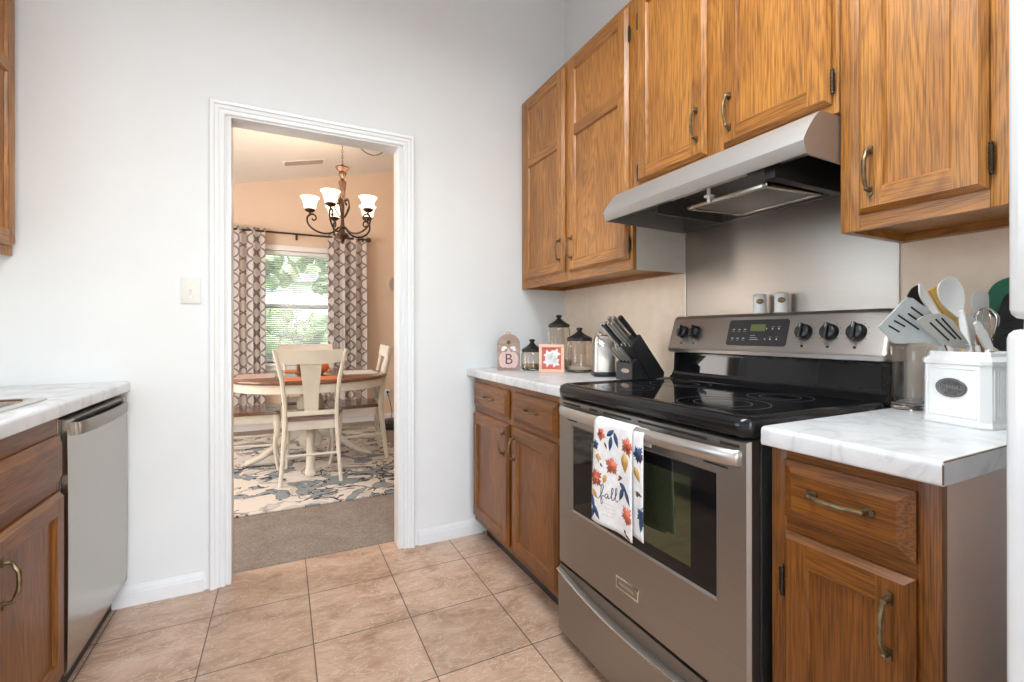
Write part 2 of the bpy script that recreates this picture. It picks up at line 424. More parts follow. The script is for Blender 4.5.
def spline(pts, n=6):
    P = [Vector(p) for p in pts]; P = [P[0] * 2 - P[1]] + P + [P[-1] * 2 - P[-2]]; out = []
    for i in range(1, len(P) - 2):
        for k in range(n):
            t = k / n; a, b, c, d = P[i - 1:i + 3]
            out.append(.5 * ((2 * b) + (c - a) * t + (2 * a - 5 * b + 4 * c - d) * t * t + (3 * b - a - 3 * c + d) * t ** 3))
    out.append(P[-2]); return out

# ------------------------------------------------------------------ the setting
XL, XR, YB, WT = -2.75, 0.0, -5.2, .10           # left wall, right wall, wall behind the camera, thickness
DX0, DX1, DY = -4.0, 1.4, 3.6                    # dining room
def cz(x): return 3.232 + .2276 * x
OX0, OX1, OZ = -1.757, -.999, 2.074             # doorway
st('floor', MB().box(XL - .1, XR + .1, YB - .1, .1, -.1, 0), 'tile', offset=(0, 0, 0))
st('floor_dining', MB().box(DX0 - .1, DX1 + .1, .1, DY + .1, -.1, .004), 'carpet', offset=(0, 0, 0))
def wallprism(name, poly, y0, y1, mat):          # poly in (x,z)
    b = MB(); b.prism([(x, z) for x, z in poly], y0, y1, Matrix(((1, 0, 0, 0), (0, 0, 1, 0), (0, 1, 0, 0), (0, 0, 0, 1)))); return b
b = MB()
T = Matrix(((1, 0, 0, 0), (0, 0, 1, 0), (0, 1, 0, 0), (0, 0, 0, 1)))
for y0, y1, mi in ((0, .06, 0), (.06, WT, 1)):
    xa, xb = (XL - .1, XR + .1) if mi == 0 else (DX0, DX1)
    b.prism([(xa, 0), (OX0, 0), (OX0, cz(OX0)), (xa, cz(xa))], y0, y1, T, mi)
    b.prism([(OX1, 0), (xb, 0), (xb, cz(xb)), (OX1, cz(OX1))], y0, y1, T, mi)
    b.prism([(OX0, OZ), (OX1, OZ), (OX1, cz(OX1)), (OX0, cz(OX0))], y0, y1, T, mi)
st('wall_far', b, ['wall', 'peach'])
st('wall_right', MB().box(XR, XR + .1, YB, 0, 0, cz(0)), 'wall')
# left wall with the window over the sink
WY0, WY1, WZ0, WZ1 = -1.8, -.7, 1.12, 2.1
b = MB()
for y0, y1, z0, z1 in ((YB, WY0, 0, cz(XL)), (WY1, 0, 0, cz(XL)), (WY0, WY1, 0, WZ0), (WY0, WY1, WZ1, cz(XL))): b.box(XL - .1, XL, y0, y1, z0, z1)
st('wall_left', b, 'wall')
# wall behind the camera with glass doors
b = MB()
for x0, x1, z0, z1 in ((XL, -2.5, 0, 3.2), (-.1, 0, 0, 3.2), (-2.5, -.1, 2.25, 3.2)):
    b.prism([(x0, z0), (x1, z0), (x1, min(z1, cz(x1))), (x0, min(z1, cz(x0)))], YB - .1, YB, T)
st('wall_back', b, 'wall')
def window(name, x0, x1, z0, z1, Mx, mull=True, mats=('trim', 'pane')):
    """frame in (u, v) plane, glass in the middle"""
    f = MB()
    for a in ((x0, x0 + .045, z0, z1), (x1 - .045, x1, z0, z1), (x0, x1, z0, z0 + .045), (x0, x1, z1 - .045, z1)): f.box(a[0], a[1], a[2], a[3], -.03, .03, .004, Mx=Mx)
    if mull: f.box(x0 + .045, x1 - .045, (z0 + z1) / 2 - .022, (z0 + z1) / 2 + .022, -.025, .025, .004, Mx=Mx)
    o = st(name, f, 'trim')
    g = MB().box(x0 + .04, x1 - .04, z0 + .04, z1 - .04, -.003, .003, Mx=Mx).build('pane', 'pane', o)
    return o
window('window_3', WY0, WY1, WZ0, WZ1, faceL(XL - .05, 0, 0))
window('window_2', -2.5, -1.3, 0, 2.25, T @ Matrix.Translation((0, 0, YB - .05)), False)
window('window_4', -1.3, -.1, 0, 2.25, T @ Matrix.Translation((0, 0, YB - .05)), False)
# vaulted ceiling, one slope over both rooms
b = MB(); b.prism([(DX0 - .1, cz(DX0 - .1)), (DX1 + .1, cz(DX1 + .1)), (DX1 + .1, cz(DX1 + .1) + .1), (DX0 - .1, cz(DX0 - .1) + .1)], YB - .1, DY + .1, T)
st('ceiling', b, 'ceiling')
# dining walls
WX0, WX1, SZ0, SZ1 = -1.86, -.94, .76, 2.06
b = MB()
b.prism([(DX0, 0), (WX0, 0), (WX0, cz(WX0)), (DX0, cz(DX0))], DY, DY + .12, T); b.prism([(WX1, 0), (DX1, 0), (DX1, cz(DX1)), (WX1, cz(WX1))], DY, DY + .12, T)
b.prism([(WX0, 0), (WX1, 0), (WX1, SZ0), (WX0, SZ0)], DY, DY + .12, T); b.prism([(WX0, SZ1), (WX1, SZ1), (WX1, cz(WX1)), (WX0, cz(WX0))], DY, DY + .12, T)
st('wall_dining_far', b, 'peach')
st('wall_dining_left', MB().box(DX0 - .1, DX0, .10, DY, 0, cz(DX0)), 'peach')
st('wall_dining_right', MB().box(DX1, DX1 + .1, .10, DY, 0, cz(DX1)), 'peach')
wn = window('window_1', WX0, WX1, SZ0, SZ1, T @ Matrix.Translation((0, 0, DY + .08)))
b = MB()
for x0, x1, z0, z1 in ((WX0 - .06, WX0, SZ0 - .02, SZ1 + .06), (WX1, WX1 + .06, SZ0 - .02, SZ1 + .06), (WX0 - .06, WX1 + .06, SZ1, SZ1 + .06)): b.box(x0, x1, DY - .018, DY, z0, z1, .004)
b.box(WX0 - .08, WX1 + .08, DY - .05, DY + .05, SZ0 - .03, SZ0, .006); b.box(WX0 - .06, WX1 + .06, DY - .016, DY, SZ0 - .09, SZ0 - .03, .004)
st('trim_window', b, 'trim')
# beige strip of the right wall under the upper cabinets
st('wall_right_beige_strip', MB().box(-.004, 0, -2.05, -.001, .914, 1.72), 'beige_strip')
# door casing with a stepped profile, mitred
b = MB()
prof = [(0, .0), (0, .009), (.005, .012), (.014, .012), (.016, .007), (.022, .007), (.026, .012), (.040, .015), (.044, .020), (.058, .021), (.063, .016), (.063, 0)]   # (out from the opening, proud)
for yy, sg in ((0, -1), (WT, 1)):
    for i in range(len(prof) - 1):
        (a0, h0), (a1, h1) = prof[i], prof[i + 1]
        def path(a, h): return [(OX0 - .011 - a * .92, yy + sg * h, 0), (OX0 - .011 - a * .92, yy + sg * h, OZ + a * .92 - .004), (OX1 + .011 + a * .92, yy + sg * h, OZ + a * .92 - .004), (OX1 + .011 + a * .92, yy + sg * h, 0)]
        b.loft([path(a0, h0), path(a1, h1)], 0, False, False)
b.box(OX0 - .002, OX0 + .012, -.004, WT + .004, 0, OZ - .010, .001); b.box(OX1 - .012, OX1 + .002, -.004, WT + .004, 0, OZ - .010, .001); b.box(OX0 - .002, OX1 + .002, -.004, WT + .004, OZ - .012, OZ + .002, .001)
st('trim_1', b, 'trim')
def base(name, p0, p1, nrm):
    """baseboard with a stepped cap from p0 to p1"""
    p0, p1, n = Vector(p0), Vector(p1), Vector(nrm)
    pr = [(0, 0), (.013, 0), (.013, .052), (.010, .056), (.010, .066), (.007, .072), (.004, .078), (0, .08)]
    b = MB(); b.loft([[p + n * a + Vector((0, 0, z)) for a, z in pr] for p in (p0, p1)]); st(name, b, 'trim')
base('baseboard_far_left', (XL, 0, 0), (OX0 - .09, 0, 0), (0, -1, 0))
base('baseboard_far_right', (OX1 + .09, 0, 0), (-.55, 0, 0), (0, -1, 0))
base('baseboard_right', (0, -2.92, 0), (0, YB, 0), (-1, 0, 0))
base('baseboard_dining_far', (DX0, DY, .004), (DX1, DY, .004), (0, -1, 0))

# ------------------------------------------------------------------ cabinet builders
def panel_door(W, H, opens, Mx, parent, name='door', lip=.019, stile=.052, oz='oak_z', oy='oak_y'):
    """frame-and-panel door in (u,v,w); opens = list of (v0,v1); mats: upright grain, level grain"""
    t = MB(); c = .011
    def rect(i, w_): return [(i, i, w_), (W - i, i, w_), (W - i, H - i, w_), (i, H - i, w_)]
    r0, r1, r2 = rect(0, 0), rect(0, .006), rect(c, lip)
    for a, b_ in ((r0, r1), (r1, r2)):
        for i in range(4):
            q = MB(); t.loft([[a[i], a[(i + 1) % 4]], [b_[i], b_[(i + 1) % 4]]], (1 if i in (0, 2) else 0), False, False, Mx)
    t.loft([[r0[0], r0[1]], [r0[3], r0[2]]], 0, False, False, Mx)
    def quad(u0, u1, v0, v1, mi): t.loft([[(u0, v0, lip), (u1, v0, lip)], [(u0, v1, lip), (u1, v1, lip)]], mi, False, False, Mx)
    quad(c, stile, c, H - c, 0); quad(W - stile, W - c, c, H - c, 0)
    vs = [c] + [x for o in opens for x in o] + [H - c]
    for k in range(0, len(vs), 2): quad(stile, W - stile, vs[k], vs[k + 1], 1)
    pw = lip - .010
    for v0, v1 in opens:
        m = .007
        A = [(stile, v0, lip), (W - stile, v0, lip), (W - stile, v1, lip), (stile, v1, lip)]
        B = [(stile + m * .4, v0 + m * .4, lip - .003), (W - stile - m * .4, v0 + m * .4, lip - .003), (W - stile - m * .4, v1 - m * .4, lip - .003), (stile + m * .4, v1 - m * .4, lip - .003)]
        C_ = [(stile + m, v0 + m, pw), (W - stile - m, v0 + m, pw), (W - stile - m, v1 - m, pw), (stile + m, v1 - m, pw)]
        for a, b_ in ((A, B), (B, C_)):
            for i in range(4): t.loft([[a[i], a[(i + 1) % 4]], [b_[i], b_[(i + 1) % 4]]], (1 if i in (0, 2) else 0), False, False, Mx)
    bmesh.ops.remove_doubles(t.bm, verts=t.bm.verts, dist=1e-5)
    d = t.build(name, [oz, oy], parent, 0)
    for v0, v1 in opens:
        MB().box(stile + .0065, W - stile - .0065, v0 + .0065, v1 - .0065, .003, pw + .0003, Mx=Mx).build('door_panel', oz, d)
    return d
def drawer_front(W, H, Mx, parent):
    t = MB(); lip = .019
    def rect(i, w_): return [(i, i, w_), (W - i, i, w_), (W - i, H - i, w_), (i, H - i, w_)]
    rs = [rect(0, 0), rect(0, .006), rect(.004, .008), rect(.022, lip)]
    for a, b_ in zip(rs, rs[1:]):
        for i in range(4): t.loft([[a[i], a[(i + 1) % 4]], [b_[i], b_[(i + 1) % 4]]], 0, False, False, Mx)
    for r in (rs[0], rs[-1]): t.loft([[r[0], r[1]], [r[3], r[2]]], 0, False, False, Mx)
    bmesh.ops.remove_doubles(t.bm, verts=t.bm.verts, dist=1e-5)
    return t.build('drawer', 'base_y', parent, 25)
def pull(u, v, w0, Mx, parent, vert=True, ln=.096):
    """antique brass bow pull: two feet and an arched grip"""
    t = MB()
    def P(a, b_, c): return (u + b_, v + a, w0 + c) if vert else (u + a, v + b_, w0 + c)
    h = ln / 2
    for s in (-1, 1):
        q = [P(s * (h - .010), -.006, 0), P(s * (h + .008), -.006, 0), P(s * (h + .012), 0, 0), P(s * (h + .008), .006, 0), P(s * (h - .010), .006, 0)]
        t.loft([q, [tuple(Vector(x) + Vector((0, 0, .004))) for x in q]], Mx=Mx)
        t.tube([P(s * (h - .002), 0, .003), P(s * (h - .004), 0, .016)], [.0055, .004], 8, Mx=Mx)
        t.ball(P(s * (h - .004), 0, .017), .0058, sub=1, Mx=Mx)
    pts = [P(-h + .004, 0, .017), P(-h + .016, 0, .021), P(-h * .45, 0, .026), P(0, 0, .0275), P(h * .45, 0, .026), P(h - .016, 0, .021), P(h - .004, 0, .017)]
    t.tube(spline(pts, 4), [.0038 if abs(i - 12) > 8 else .0048 for i in range(25)], 8, Mx=Mx)
    return t.build('handle', 'brass', parent)
def hinge(u, v, w0, Mx, parent):
    t = MB(); t.tube([(u, v - .026, w0 + .007), (u, v + .026, w0 + .007)], .0042, 8, Mx=Mx)
    for s in (-1, 1): t.ball((u, v + s * .029, w0 + .007), .0045, sub=1, Mx=Mx)
    t.box(u - .010, u + .002, v - .024, v + .024, w0 - .001, w0 + .005, .001, Mx=Mx)
    for k in range(-2, 3): t.tube([(u, v + k * .010 - .001, w0 + .007), (u, v + k * .010 + .001, w0 + .007)], .0052, 8, Mx=Mx)
    return t.build('hinge', 'hinge', parent)

def upper(name, label, y0, y1, z0, z1, doors, side='near', depth=.30, hood=False, paleside=False):
    """wall cabinet on the right wall; y1 > y0, doors = (ytop_u0, u1, v0, v1, opens, hinge side, pull v)"""
    xf = -depth + .004
    root = thing(name, (-depth / 2, (y0 + y1) / 2, z0), label, 'cabinet')
    b = MB()
    b.box(xf + .018, -.005, y0 + (.002 if paleside else 0), y1, z0 + .02, z1)          # carcass
    b.build('carcass', 'oak_z', root)
    if paleside: MB().box(xf + .020, -.005, y0, y0 + .0019, z0, z1).build('side_panel', 'pale_side', root)
    f = MB()
    # face frame with uprights and rails left between the doors
    us = sorted([(d[0], d[1]) for d in doors]); W = y1 - y0; H = z1 - z0
    edges = [0] + [x for p in us for x in p] + [W]; Mx = faceR(xf + .018, y1, z0)
    for k in range(0, len(edges), 2): f.box(edges[k], edges[k + 1] if k + 1 < len(edges) else W, 0, H, 0, .019, .0015, 0, Mx)
    for d in doors:
        f.box(d[0], d[1], 0, d[2] + .02, 0, .0188, 0, 1, Mx); f.box(d[0], d[1], d[3] - .02, H, 0, .0188, 0, 1, Mx)
    f.build('face_frame', ['oak_z', 'oak_y'], root)
    k = MB(); k.box(xf + .02, -.005, y1 - .018, y1, z0, z0 + .03, 0, 1); k.box(xf + .02, -.005, y0 + .002, y0 + .018, z0 + .001, z0 + .03, 0, 1); k.box(-.03, -.006, y0 + .002, y1, z0 + .001, z0 + .03, 0, 0)
    k.build('bottom_rail', ['oak_y', 'oak_x'], root)
    Md = faceR(xf - .001, y1, z0)
    for (u0, u1, v0, v1, opens, hs, hv, hg) in doors:
        D = panel_door(u1 - u0 , v1 - v0, opens, Md @ Matrix.Translation((u0, v0, 0)), root)
        hu = (u1 - .030) if hs == 'l' else (u0 + .030)
        pull(hu, hv, .019, Md, D)
        for v in hg: hinge((u0 - .004) if hs == 'l' else (u1 + .004), v, .0, Md, D)
    return root
# tall pair of doors beside the far wall (doors given in u from the far end)
Z0, ZT = 1.362, 2.435
Y1 = -.004
upper('upper_cabinet', 'tall two-door oak wall cabinet in the corner by the doorway wall', -.955, Y1, Z0, ZT,
      [(.055, .467, .045, 1.050, [(.052, .625), (.672, .953)], 'l', .155, (.12, .93)), (.511, .935, .040, 1.050, [(.052, .640), (.690, .953)], 'r', .150, (.10, .94))], paleside=True)
upper('upper_cabinet', 'oak wall cabinet with two doors directly above the range hood', -1.718, -.957, 1.662, ZT,
      [(.040, .362, .028, .75, [(.052, .67)], 'l', .135, (.07, .66)), (.428, .744, .026, .75, [(.052, .67)], 'r', .125, (.08, .66))])
upper('upper_cabinet', 'single-door oak wall cabinet right of the hood, above the utensil canister', -2.03, -1.72, 1.357, ZT,
      [(.044, .272, .036, 1.050, [(.052, .953)], 'r', .13, (.095, .95))])

def base_run(name, label, x_face, fm, ybase, W, drawers, doors, sides, root_y, mirror=1, kick=True, ztop=.872, end_panel=None, zbody=None):
    sgn = -1 if fm is faceR else 1
    xb = -.006 if sgn < 0 else XL + .006
    root = thing(name, ((x_face + xb) / 2, root_y, 0), label, 'cabinet')
    ya, yb = (ybase - W, ybase) if sgn < 0 else (ybase, ybase + W)
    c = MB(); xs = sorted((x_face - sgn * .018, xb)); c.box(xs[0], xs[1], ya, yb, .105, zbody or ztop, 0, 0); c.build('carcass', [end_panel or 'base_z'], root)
    if kick:
        xs = sorted((x_face - sgn * .07, xb)); MB().box(xs[0], xs[1], ya, yb, .001, .105).build('toe_kick', 'kick', root)
    Mx = fm(x_face - sgn * .018, ybase, 0); f = MB()
    cols = sorted(set((d[0], d[1]) for d in doors)); edges = [0] + [x for p in cols for x in p] + [W]
    for k in range(0, len(edges), 2): f.box(edges[k], edges[k + 1], .105, ztop, 0, .018, .001, 0, Mx)
    for (u0, u1, v0, v1, *_r) in doors:
        dr = [d for d in drawers if abs(d[0] - u0) < .03][0] if drawers else None
        f.box(u0, u1, .105, v0 + .015, 0, .0178, 0, 1, Mx)
        if dr: f.box(u0, u1, v1 - .012, dr[2] + .012, 0, .0178, 0, 1, Mx); f.box(u0, u1, dr[3] - .012, ztop, 0, .0178, 0, 1, Mx)
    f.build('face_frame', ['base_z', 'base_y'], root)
    Md = fm(x_face + sgn * .001, ybase, 0)
    for (u0, u1, v0, v1, hv) in drawers:
        d = drawer_front(u1 - u0, v1 - v0, Md @ Matrix.Translation((u0, v0, 0)), root); (pull((u0 + u1) / 2, hv, .019, Md, d, False) if hv else None)
    for (u0, u1, v0, v1, hs, hv, hg) in doors:
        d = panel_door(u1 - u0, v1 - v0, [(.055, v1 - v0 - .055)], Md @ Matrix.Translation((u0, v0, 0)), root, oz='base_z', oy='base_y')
        pull((u1 - .032) if hs == 'l' else (u0 + .032), hv, .019, Md, d)
        for v in hg: hinge((u0 - .004) if hs == 'l' else (u1 + .004), v, 0, Md, d)
    return root
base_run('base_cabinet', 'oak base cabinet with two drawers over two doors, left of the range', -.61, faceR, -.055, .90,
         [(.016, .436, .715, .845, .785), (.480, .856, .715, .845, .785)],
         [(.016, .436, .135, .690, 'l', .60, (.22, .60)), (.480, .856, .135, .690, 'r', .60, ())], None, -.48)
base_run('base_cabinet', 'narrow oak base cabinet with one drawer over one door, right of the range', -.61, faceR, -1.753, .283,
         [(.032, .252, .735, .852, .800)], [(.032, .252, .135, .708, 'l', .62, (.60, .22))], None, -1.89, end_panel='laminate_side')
# left run: sink cabinet
base_run('sink_base_cabinet', 'oak base cabinet under the sink beside the dishwasher', -2.118, faceL, -1.42, .805,
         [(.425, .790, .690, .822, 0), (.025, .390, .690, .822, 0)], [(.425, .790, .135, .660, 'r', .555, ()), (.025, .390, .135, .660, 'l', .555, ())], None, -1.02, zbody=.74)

# ------------------------------------------------------------------ countertops
def counter(name, label, x0, x1, y0, y1, front, endcap=None, hole=None):
    """rounded front nosing; profile lofted along Y; x in order wall -> front"""
    s = 1 if front > 0 else -1
    b = MB(); xf = x1; zt, zb = .914, .8745; r = .010
    pr = [(x0, zb), (x0, zt)]
    for k in range(6): a = PI / 2 * k / 5; pr.append((xf - s * (r - r * math.sin(a)), zt - r + r * math.cos(a)))
    for k in range(6): a = PI / 2 * k / 5; pr.append((xf - s * (.005 - .005 * math.cos(a)), zb + .005 - .005 * math.sin(a)))
    if hole is None: b.loft([[(x, y, z) for x, z in pr] for y in (y0, y1)])
    else:
        hx0, hx1, hy0, hy1 = hole     # hx0 nearer the wall, hx1 nearer the front
        for ya, yb in ((y0, hy0), (hy1, y1)): b.loft([[(x, y, z) for x, z in pr] for y in (ya, yb)])
        b.loft([[(x if x != x0 else hx1, y, z) for x, z in pr] for y in (hy0, hy1)])
        a, c = sorted((x0, hx0)); b.box(a, c, hy0, hy1, zb, zt)
    return b
o = counter('', '', -.004, -.637, -.958, -.002, -1).build('countertop', 'marble'); tag(o, 'white marble laminate countertop in the corner, under jars and knife block', 'countertop')
rt = thing('countertop', (-.32, -1.9, .8745), 'short white marble laminate countertop right of the range, under the canister', 'countertop')
counter('', '', -.004, -.637, -2.046, -1.747, -1).build('slab', 'marble', rt)
e = MB(); e.box(-.634, -.004, -2.0475, -2.046, .876, .912, 0, 1); e.box(-.6362, -.6338, -2.0478, -2.046, .878, .908, 0, 0); e.box(-.634, -.004, -2.0478, -2.046, .9115, .9128, 0, 0)
e.build('end_cap', ['stem', 'marble'], rt)
SKX0, SKX1, SKY0, SKY1 = -2.62, -2.165, -1.33, -.52
o = counter('', '', XL + .004, -2.098, -1.45, -.002, 1, hole=(SKX0 + .02, SKX1 - .02, SKY0 + .02, SKY1 - .02)).build('countertop', 'marble'); tag(o, 'white marble laminate countertop over the dishwasher and sink cabinet', 'countertop')
# sink
rt = thing('sink', (-2.39, -.925, .914), 'stainless steel drop-in kitchen sink in the left countertop', 'sink')
b = MB()
def rr(x0, x1, y0, y1, z, r=.04, n=5):
    out = []
    for cx_, cy_, a0 in ((x1 - r, y1 - r, 0), (x0 + r, y1 - r, PI / 2), (x0 + r, y0 + r, PI), (x1 - r, y0 + r, 1.5 * PI)):
        for k in range(n + 1): a = a0 + PI / 2 * k / n; out.append((cx_ + r * math.cos(a), cy_ + r * math.sin(a), z))
    return out
b.loft([rr(SKX0, SKX1, SKY0, SKY1, .9145, .03), rr(SKX0 + .003, SKX1 - .003, SKY0 + .003, SKY1 - .003, .919, .03), rr(SKX0 + .022, SKX1 - .022, SKY0 + .022, SKY1 - .022, .9195, .03), rr(SKX0 + .03, SKX1 - .03, SKY0 + .03, SKY1 - .03, .914, .04),
        rr(SKX0 + .035, SKX1 - .035, SKY0 + .035, SKY1 - .035, .78, .05), rr(SKX0 + .06, SKX1 - .06, SKY0 + .06, SKY1 - .06, .762, .05), rr(-2.42, -2.36, -.955, -.895, .758, .028)], caps=False)
b.build('basin', 'steel_light', rt, solid=.0015)
MB().lathe([(.001, .0), (.032, .0), (.034, .002), (.028, .004), (.001, .003)], (-2.39, -.925, .7595)).build('drain', 'chrome', rt)

# ------------------------------------------------------------------ dishwasher
rt = thing('dishwasher', (-2.4, -.31, 0), 'stainless steel dishwasher under the left countertop', 'dishwasher')
b = MB(); b.box(-2.72, -2.145, -.612, -.012, .10, .74); b.build('tub_housing', 'black_matte', rt)
b = MB()
pr = [(-2.142, .112), (-2.108, .112), (-2.1045, .118)] + [(-2.1045 + .0025 * math.sin(PI * k / 10), .118 + (.852 - .118) * k / 10) for k in range(1, 10)] + [(-2.1045, .852), (-2.112, .858), (-2.142, .858)]
b.loft([[(x, y, z) for x, z in pr] for y in (-.598, -.022)]); d = b.build('door', 'steel_dw', rt)
b = MB(); pts = [(-2.106, -.545), (-2.090, -.535), (-2.082, -.44), (-2.078, -.31), (-2.082, -.18), (-2.090, -.085), (-2.106, -.075)]
sp = spline([(x, y, .822) for x, y in pts], 4)
b.loft([[(p.x, p.y, .802), (p.x + .004, p.y, .806), (p.x + .004, p.y, .836), (p.x, p.y, .842), (p.x - .006, p.y, .842), (p.x - .006, p.y, .802)] for p in sp])
b.build('handle', 'steel', d)
MB().box(-2.1065, -2.102, -.54, -.08, .843, .852, .001).build('handle_recess', 'black_matte', d)
MB().box(-2.1415, -2.118, -.614, -.599, .10, .860, .001).build('side_strip', 'black_matte', rt)
MB().box(-2.70, -2.155, -.606, -.014, .002, .099, .002).build('toe_kick', 'black_matte', rt)
MB().box(-2.72, -2.15, -.60, -.02, .8705, .8735).build('top_gap_strip', 'black_matte', rt)
MB().box(-2.73, -2.14, -.614, -.6125, .001, .86).build('side_panel', 'black_matte', rt)

# ------------------------------------------------------------------ left wall cabinet
rt = thing('upper_cabinet', (-2.6, -.2, 1.40), 'oak wall cabinet at the left edge of the photo, above the left counter', 'cabinet')
b = MB(); b.box(XL + .005, -2.464, -.42, -.004, 1.415, 2.46); b.build('carcass', 'oak_z', rt)
b = MB(); Mx = faceL(-2.464, -.42, 1.40)
b.box(0, .05, 0, 1.06, 0, .018, .001, 0, Mx); b.box(.366, .416, 0, 1.06, 0, .018, .001, 0, Mx); b.box(.05, .366, 0, .055, 0, .0178, 0, 1, Mx); b.box(.05, .366, 1.01, 1.06, 0, .0178, 0, 1, Mx); b.build('face_frame', ['oak_z', 'oak_y'], rt)
d = panel_door(.36, 1.0, [(.052, .625), (.672, .948)], faceL(-2.445, -.388, 1.433), rt); pull(.06, .15, .019, faceL(-2.445, -.42, 1.43), d)
for v in (.12, .88): hinge(.364, v, 0, faceL(-2.445, -.388, 1.433), d)

# ------------------------------------------------------------------ range
SY0, SY1, XS = -1.731, -.964, -.650
RG = thing('kitchen_range', (-.33, (SY0 + SY1) / 2, 0), 'stainless steel electric range with black glass cooktop', 'range')
b = MB(); b.box(-.612, -.03, SY0, SY1, .03, .882, .002)
for x in (-.57, -.07):
    for y in (SY0 + .05, SY1 - .05): b.lathe([(.018, 0), (.018, .03)], (x, y, .001), 12)
b.build('body', 'black_matte', RG)
# oven door: slab with a window opening
Mx = faceR(-.615, SY1, 0); W = SY1 - SY0
def ring(u0, u1, v0, v1, w_): return [(u0, v0, w_), (u1, v0, w_), (u1, v1, w_), (u0, v1, w_)]
DZ0, DZ1 = .292, .877
b = MB()
wu0, wu1, wv0, wv1 = .090, .678, .502, .787
b.loft([ring(.004, W - .004, DZ0, DZ1, 0), ring(.002, W - .002, DZ0, DZ1, .027), ring(.009, W - .009, DZ0 + .004, DZ1 - .004, .035)], caps=False, Mx=Mx)
b.loft([ring(.009, W - .009, DZ0 + .004, DZ1 - .004, .035), ring(wu0 - .006, wu1 + .006, wv0 - .006, wv1 + .006, .035), ring(wu0, wu1, wv0, wv1, .031), ring(wu0, wu1, wv0, wv1, .0)], caps=False, Mx=Mx)
b.loft([ring(.004, W - .004, DZ0, DZ1, 0), ring(wu0, wu1, wv0, wv1, 0)], caps=False, Mx=Mx)
bmesh.ops.remove_doubles(b.bm, verts=b.bm.verts, dist=1e-5)
door = b.build('oven_door', 'steel', RG, 20)
b = MB(); b.loft([ring(wu0 + .0005, wu1 - .0005, wv0 + .0005, wv1 - .0005, .022), ring(wu0 + .0005, wu1 - .0005, wv0 + .0005, wv1 - .0005, .031)], Mx=Mx); 
b.build('window_glass', 'black_glass', door)
MB().box(wu0 + .105, wu1 - .075, wv0 + .035, wv1 - .032, .0311, .0316, .0, Mx=Mx).build('clear_glass_area', 'oven_glass', door)
b = MB()
for u0, u1 in ((.030, .140), (.190, .232), (.262, .392), (.420, .655), (.690, .742)): b.box(u0, u1, .8590, .8665, .0335, .0356, .0015, Mx=Mx)
for u0, u1 in ((.645, .712), (.062, .12)): b.box(u0, u1, .806, .811, .0335, .0356, .001, Mx=Mx)
b.build('vent_slots', 'shadow_slot', door)
# bar handle, bowed, with wide flat face
b = MB(); hp = spline([(.020, .838, .034), (.034, .838, .050), (.10, .839, .066), (.25, .839, .074), (W / 2, .839, .076), (W - .25, .839, .074), (W - .10, .839, .066), (W - .034, .838, .050), (W - .020, .838, .034)], 5)
b.loft([[(p.x, p.y - .019, p.z - .008), (p.x, p.y - .015, p.z + .000), (p.x, p.y, p.z + .003), (p.x, p.y + .013, p.z + .000), (p.x, p.y + .017, p.z - .008), (p.x, p.y, p.z - .013)] for p in hp], Mx=Mx)
b.build('handle', 'steel_bar', door, 60)
b = MB(); b.box(.326, .424, .355, .392, .0345, .0385, .0015, 0, Mx); b.box(.331, .419, .360, .387, .0380, .0392, .0008, 1, Mx)
b.text('FRIGIDAIRE', .0125, Mx @ Matrix.Translation((.375, .3735, .0392)), 2, .0004); b.build('badge', ['chrome', 'steel', 'chrome'], door)
# storage drawer with a curved pull lip
b = MB(); lipv = lambda u: .222 + .042 * abs((u - W / 2) / (W / 2)) ** 2.2
us = [.003 + (W - .006) * k / 28 for k in range(29)]
rows = []
for u in us:
    l = lipv(u)
    rows.append([(u, .040, 0), (u, .040, .030), (u, .048, .036), (u, l - .010, .038), (u, l - .004, .043), (u, l, .043), (u, l + .003, .039), (u, l + .006, .020 + .013 * abs((u - W / 2) / (W / 2)) ** 4), (u, .278, .030), (u, .284, .033), (u, .284, 0)])
b.loft(rows, Mx=Mx); dw = b.build('storage_drawer', 'steel', RG, 30)
b = MB()
b.tube([Mx @ Vector((u, lipv(u) - .001, .0415)) for u in us], .0030, 8); b.build('pull_lip', 'steel_light', dw)
# cooktop: moulded black rim round a glass plate
b = MB(); zt = .926
def rim(x0, x1, y0, y1, z, r): return rr(x0, x1, y0, y1, z, r, 6)
b.loft([rim(-.640, -.10, SY0 - .001, SY1 + .001, .880, .03), rim(-.655, -.10, SY0 - .003, SY1 + .003, .888, .035), rim(-.660, -.10, SY0 - .004, SY1 + .004, .906, .038), rim(-.655, -.10, SY0 - .002, SY1 + .002, .922, .036), rim(-.642, -.10, SY0 + .008, SY1 - .008, .9285, .03), rim(-.625, -.11, SY0 + .022, SY1 - .022, .929, .025), rim(-.618, -.115, SY0 + .03, SY1 - .03, .9235, .02)])
ct = b.build('cooktop', 'black', RG, 50)
MB().loft([rim(-.6175, -.1155, SY0 + .0305, SY1 - .0305, .923, .02), rim(-.6175, -.1155, SY0 + .0305, SY1 - .0305, .9242, .02)]).build('glass_plate', 'black_glass', ct)
for x, y, r in ((-.49, SY1 - .19, .085), (-.25, SY1 - .19, .105), (-.49, SY0 + .20, .115), (-.25, SY0 + .20, .085)):
    b = MB()
    for q in (r, r * .62): b.lathe([(q - .0012, .0), (q - .0012, .0003), (q + .0012, .0003), (q + .0012, 0)], (x, y, .92425), 40, caps=False)
    b.build('burner_mark', 'dust', ct)
